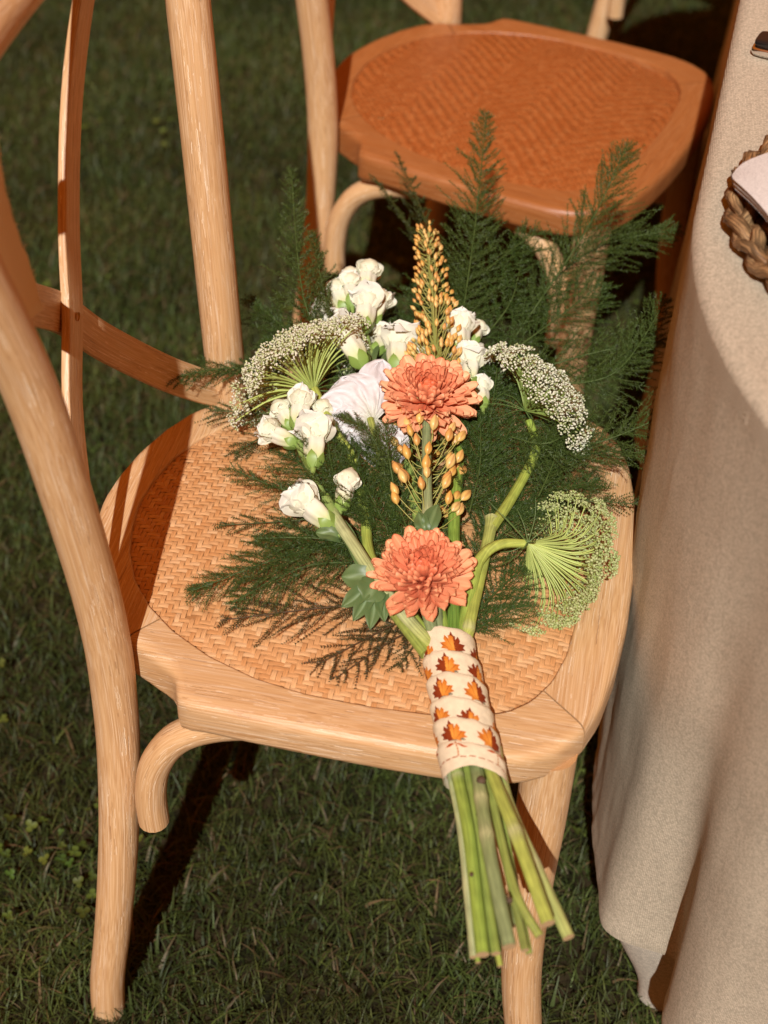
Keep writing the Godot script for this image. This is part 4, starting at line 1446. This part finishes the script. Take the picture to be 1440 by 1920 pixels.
	# ---- ferns: [px, py, h] from the base to the tip, width, coarse, roll, density, tone
	var f := [
		[[[560, 720, 0.030], [440, 690, 0.040], [290, 716, 0.050]], 0.034, 0.0, 0.2, 1.0, 0.0],
		[[[590, 780, 0.020], [490, 775, 0.018], [395, 770, 0.016]], 0.040, 0.3, 0.0, 1.0, 0.0],
		[[[600, 830, 0.020], [500, 820, 0.012], [440, 850, 0.006]], 0.036, 0.4, 0.0, 1.0, 0.0],
		[[[660, 930, 0.030], [540, 920, 0.034], [432, 878, 0.036]], 0.036, 0.0, 0.3, 0.7, 0.15],
		[[[650, 960, 0.024], [560, 975, 0.016], [410, 985, 0.012]], 0.026, 0.4, 0.0, 1.0, 0.0],
		[[[740, 1010, 0.026], [560, 1035, 0.028], [360, 1108, 0.012]], 0.050, 0.0, 0.1, 1.25, 0.05],
		[[[740, 1060, 0.022], [580, 1060, 0.026], [435, 1130, 0.014]], 0.046, 0.0, -0.2, 0.81, 0.0],
		[[[720, 1040, 0.028], [600, 1010, 0.034], [480, 1010, 0.030]], 0.050, 0.0, 0.2, 0.81, 0.0],
		[[[740, 1130, 0.016], [600, 1140, 0.016], [413, 1163, 0.010]], 0.044, 1.0, 0.0, 1.0, 0.0],
		[[[780, 1150, 0.012], [700, 1190, 0.012], [592, 1248, 0.006]], 0.036, 1.0, 0.0, 0.9, 0.0],
		[[[790, 1170, 0.010], [720, 1210, 0.010], [632, 1270, 0.005]], 0.022, 1.0, 0.0, 0.8, 0.0],
		[[[790, 1180, 0.010], [770, 1220, 0.006], [745, 1252, 0.005]], 0.020, 0.8, 0.0, 0.8, 0.0],
		[[[640, 700, 0.040], [570, 560, 0.080], [546, 318, 0.13]], 0.036, 0.0, 0.3, 1.0, 0.15],
		[[[660, 690, 0.045], [610, 560, 0.085], [590, 440, 0.11]], 0.040, 0.0, 0.9, 0.9, 0.25],
		[[[620, 680, 0.035], [540, 620, 0.040], [470, 560, 0.050]], 0.040, 0.0, 0.3, 1.0, 0.0],
		[[[860, 640, 0.050], [890, 430, 0.100], [912, 212, 0.145]], 0.046, 0.0, 0.3, 1.1, 0.12],
		[[[850, 620, 0.045], [900, 520, 0.070], [1010, 430, 0.090]], 0.060, 0.0, 0.2, 0.74, 0.0],
		[[[830, 560, 0.040], [800, 420, 0.050], [745, 290, 0.060]], 0.034, 0.5, 0.8, 0.8, 0.0],
		[[[820, 540, 0.035], [770, 430, 0.040], [700, 330, 0.045]], 0.026, 0.5, 0.8, 0.7, 0.0],
		[[[960, 640, 0.030], [1100, 430, 0.10], [1176, 272, 0.15]], 0.050, 0.0, -0.1, 1.1, 0.1],
		[[[960, 600, 0.030], [1110, 470, 0.075], [1270, 430, 0.09]], 0.050, 0.0, 0.1, 1.1, 0.1],
		[[[900, 640, 0.040], [960, 560, 0.060], [985, 440, 0.080]], 0.060, 0.0, 0.7, 0.74, 0.0],
		[[[930, 680, 0.030], [1040, 600, 0.050], [1130, 530, 0.065]], 0.055, 0.0, 0.4, 1.1, 0.0],
		[[[1000, 720, 0.030], [1150, 700, 0.055], [1250, 560, 0.085]], 0.050, 0.0, 0.5, 1.1, 0.1],
		[[[980, 700, 0.030], [1120, 660, 0.045], [1240, 640, 0.060]], 0.045, 0.0, 0.3, 1.1, 0.1],
		[[[980, 860, 0.020], [1120, 830, 0.045], [1235, 785, 0.065]], 0.050, 0.0, 0.2, 0.9, 0.15],
		[[[1000, 900, 0.020], [1110, 850, 0.035], [1210, 850, 0.050]], 0.036, 0.0, 0.2, 0.8, 0.15],
		[[[950, 960, 0.024], [1080, 940, 0.020], [1207, 946, 0.030]], 0.022, 0.2, 0.2, 1.0, 0.0],
		[[[900, 980, 0.024], [1010, 930, 0.020], [1120, 900, 0.018]], 0.050, 0.0, 0.0, 1.2, 0.0],
		[[[900, 900, 0.030], [960, 800, 0.036], [1000, 700, 0.036]], 0.060, 0.0, 0.3, 1.3, 0.0],
		[[[890, 900, 0.034], [920, 780, 0.044], [935, 660, 0.060]], 0.050, 0.0, 0.4, 1.3, 0.0],
		[[[880, 960, 0.030], [900, 870, 0.040], [900, 780, 0.050]], 0.046, 0.0, 0.3, 1.3, 0.0],
		[[[900, 1000, 0.024], [970, 900, 0.026], [1060, 800, 0.036]], 0.060, 0.0, 0.0, 1.3, 0.0],
		[[[880, 1080, 0.020], [930, 1010, 0.022], [1010, 960, 0.024]], 0.050, 0.0, 0.0, 1.2, 0.0],
		[[[870, 1180, 0.016], [920, 1120, 0.016], [985, 1060, 0.020]], 0.050, 0.0, 0.0, 1.2, 0.0],
		[[[880, 1190, 0.012], [940, 1150, 0.010], [990, 1130, 0.010]], 0.030, 0.0, 0.0, 1.0, 0.1],
		[[[790, 1060, 0.028], [740, 930, 0.040], [700, 830, 0.046]], 0.050, 0.0, 0.2, 1.3, 0.0],
		[[[740, 1020, 0.030], [690, 920, 0.046], [640, 820, 0.052]], 0.048, 0.0, 0.2, 1.3, 0.0],
		[[[700, 990, 0.034], [630, 900, 0.046], [612, 800, 0.062]], 0.040, 0.0, 0.3, 1.3, 0.1],
		[[[700, 960, 0.030], [600, 900, 0.036], [540, 850, 0.036]], 0.048, 0.0, 0.1, 1.3, 0.0],
		[[[730, 880, 0.040], [690, 810, 0.062], [640, 778, 0.068]], 0.018, 0.0, 0.3, 1.2, 0.3],
		[[[740, 920, 0.040], [728, 850, 0.058], [722, 795, 0.066]], 0.020, 0.0, 0.3, 1.2, 0.2],
		[[[840, 1010, 0.026], [800, 900, 0.020], [790, 800, 0.02]], 0.050, 0.0, 0.0, 1.3, 0.0],
		[[[870, 820, 0.030], [840, 640, 0.040], [800, 520, 0.046]], 0.060, 0.0, 0.2, 1.2, 0.0],
		[[[760, 820, 0.030], [720, 660, 0.034], [700, 540, 0.034]], 0.060, 0.0, 0.2, 1.2, 0.0],
		[[[700, 760, 0.024], [600, 690, 0.026], [500, 640, 0.030]], 0.054, 0.0, 0.1, 1.2, 0.0],
		[[[960, 820, 0.040], [1030, 830, 0.048], [1110, 780, 0.052]], 0.050, 0.0, 0.3, 1.1, 0.1],
		[[[1010, 930, 0.030], [1040, 860, 0.040], [1050, 800, 0.05]], 0.040, 0.0, 0.2, 1.1, 0.1]]
	for i in f.size():
		var pts := []
		for q in f[i][0]: pts.append(W(q[0], q[1], q[2]))
		frond(pts, f[i][1], f[i][2], f[i][3], f[i][4], f[i][5], i)

# ------------------------------------------------------------------ frayed cloth strip on the chair back
func build_fabric() -> void:
	var at := Vector3(-0.231, 0.921, 0.178)
	var t := thing("frayed_ribbon", at, "cream fabric strip with frayed edges hanging from the chair back at the left", "ribbon")
	rng.seed = 61
	var b := MB.new()
	var path := spline([Vector3(0.028, -0.17, -0.012), Vector3(0.025, -0.09, 0.0), Vector3(0.024, -0.012, 0.0), Vector3(0.016, 0.015, 0), Vector3(0.0, 0.0225, 0), Vector3(-0.018, 0.014, 0), Vector3(-0.025, -0.02, 0), Vector3(-0.03, -0.20, 0.01)], 60)
	var nz := FastNoiseLite.new(); nz.seed = 14; nz.frequency = 9.0
	var pts := []
	for i in path.size():
		for k in 9:
			var s := k / 4.0 - 1.0
			var w := 0.030 + 0.004 * nz.get_noise_2d(i * 0.08, signf(s) * 3.0)
			pts.append(path[i] + Vector3(0.003 * sin(s * 4.0 + i * 0.12), 0, s * w))
	b.grid(pts, 9, [Color(0.78, 0.66, 0.50)], [])
	part("strip", b.mesh(M.fray), t)
	b = MB.new()
	for i in 900:
		var k := rng.randi_range(0, path.size() - 2)
		var sg := -1.0 if rng.randf() < 0.5 else 1.0
		var p := path[k].lerp(path[k + 1], rng.randf()) + Vector3(0.003 * sin(sg * 4.0 + k * 0.12), 0, sg * (0.030 + 0.004 * nz.get_noise_2d(k * 0.08, sg * 3.0) - 0.001))
		var d := Vector3(rng.randf_range(-0.5, 0.5), rng.randf_range(-0.7, 0.4), sg * rng.randf_range(0.6, 1.2)) * rng.randf_range(0.002, 0.006)
		var w := Vector3(0, 0.00025, 0.0001)
		b.tri(p - w, p + w, p + d, Color(0.82, 0.72, 0.56))
	part("frayed_edge", b.mesh(M.fray), t).set_meta("kind", "stuff")

# ------------------------------------------------------------------
func _ready() -> void:
	cam_basis = Basis.from_euler(CAM_ROT)
	var cam := Camera3D.new()
	cam.name = "camera"
	cam.position = CAM_POS
	cam.rotation = CAM_ROT
	cam.near = 0.02
	cam.far = 400.0
	cam.fov = rad_to_deg(2.0 * atan(960.0 / FOCAL))
	var at := CameraAttributesPhysical.new()
	at.frustum_focal_length = 12.0 * FOCAL / 960.0
	at.frustum_focus_distance = 1.245
	at.frustum_near = 0.02
	at.frustum_far = 400.0
	at.exposure_aperture = 3.4
	cam.attributes = at
	add_child(cam)
	cam.current = true
	var we := WorldEnvironment.new()
	we.name = "environment"
	var env := Environment.new()
	env.background_mode = Environment.BG_SKY
	var sky := Sky.new()
	var sm := ProceduralSkyMaterial.new()      # night air in the glow of warm party lights
	sm.sky_top_color = Color(0.80, 0.42, 0.13)
	sm.sky_horizon_color = Color(0.80, 0.43, 0.15)
	sm.ground_bottom_color = Color(0.05, 0.03, 0.01)
	sm.ground_horizon_color = Color(0.30, 0.15, 0.05)
	sm.sky_energy_multiplier = 1.0
	sm.ground_energy_multiplier = 1.0
	sm.sun_angle_max = 1.0
	sky.sky_material = sm
	env.sky = sky
	env.background_energy_multiplier = 0.68
	env.tonemap_mode = Environment.TONE_MAPPER_LINEAR
	env.tonemap_exposure = 1.0
	env.sdfgi_enabled = true
	env.ssao_enabled = true
	env.ssil_enabled = true
	we.environment = env
	add_child(we)
	var sun := DirectionalLight3D.new()        # the hard frontal light
	sun.name = "flash_light"
	sun.light_color = Color(1.0, 0.99, 0.97)
	sun.light_energy = 1.44
	sun.light_angular_distance = 0.5
	sun.shadow_enabled = true
	var az := deg_to_rad(-2.0)
	var el := deg_to_rad(46.0)
	var dir := Vector3(sin(az) * cos(el), -sin(el), -cos(az) * cos(el))
	sun.basis = Basis.looking_at(dir, Vector3.UP)
	sun.position = Vector3(-0.2, 2, 1.2)
	add_child(sun)

	make_materials()
	build_lawn()
	var weave := chair_weave()
	var c1 := make_chair(weave, "nearest cross back wooden chair, the one with the bouquet on its woven cane seat")
	var c2: Node3D = c1.duplicate()
	c2.name = numbered("cross_back_chair")
	add_child(c2, true)
	c2.position = Vector3(0.018, 0, -0.782)
	c2.rotation.y = -0.2815
	c2.set_meta("label", "empty cross back wooden chair behind the bouquet, its seat and rails coloured for warm dim light")
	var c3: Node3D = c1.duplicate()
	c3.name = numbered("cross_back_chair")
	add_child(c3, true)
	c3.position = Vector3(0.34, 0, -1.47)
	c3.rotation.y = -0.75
	c3.set_meta("label", "farthest chair, only its legs showing behind the empty chair at the top")
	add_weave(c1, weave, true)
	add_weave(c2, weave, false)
	for o in c2.get_children():  # rear chair: its dim warm light is carried by the material colours
		if o.name == "cane_weave": o.material_override = M.cane_lamplight_tint
		if String(o.name).contains("rail"): o.material_override = M.wood_lamplight_tint
	add_weave(c3, weave, false)
	build_table()
	build_fabric()
	build_bouquet()
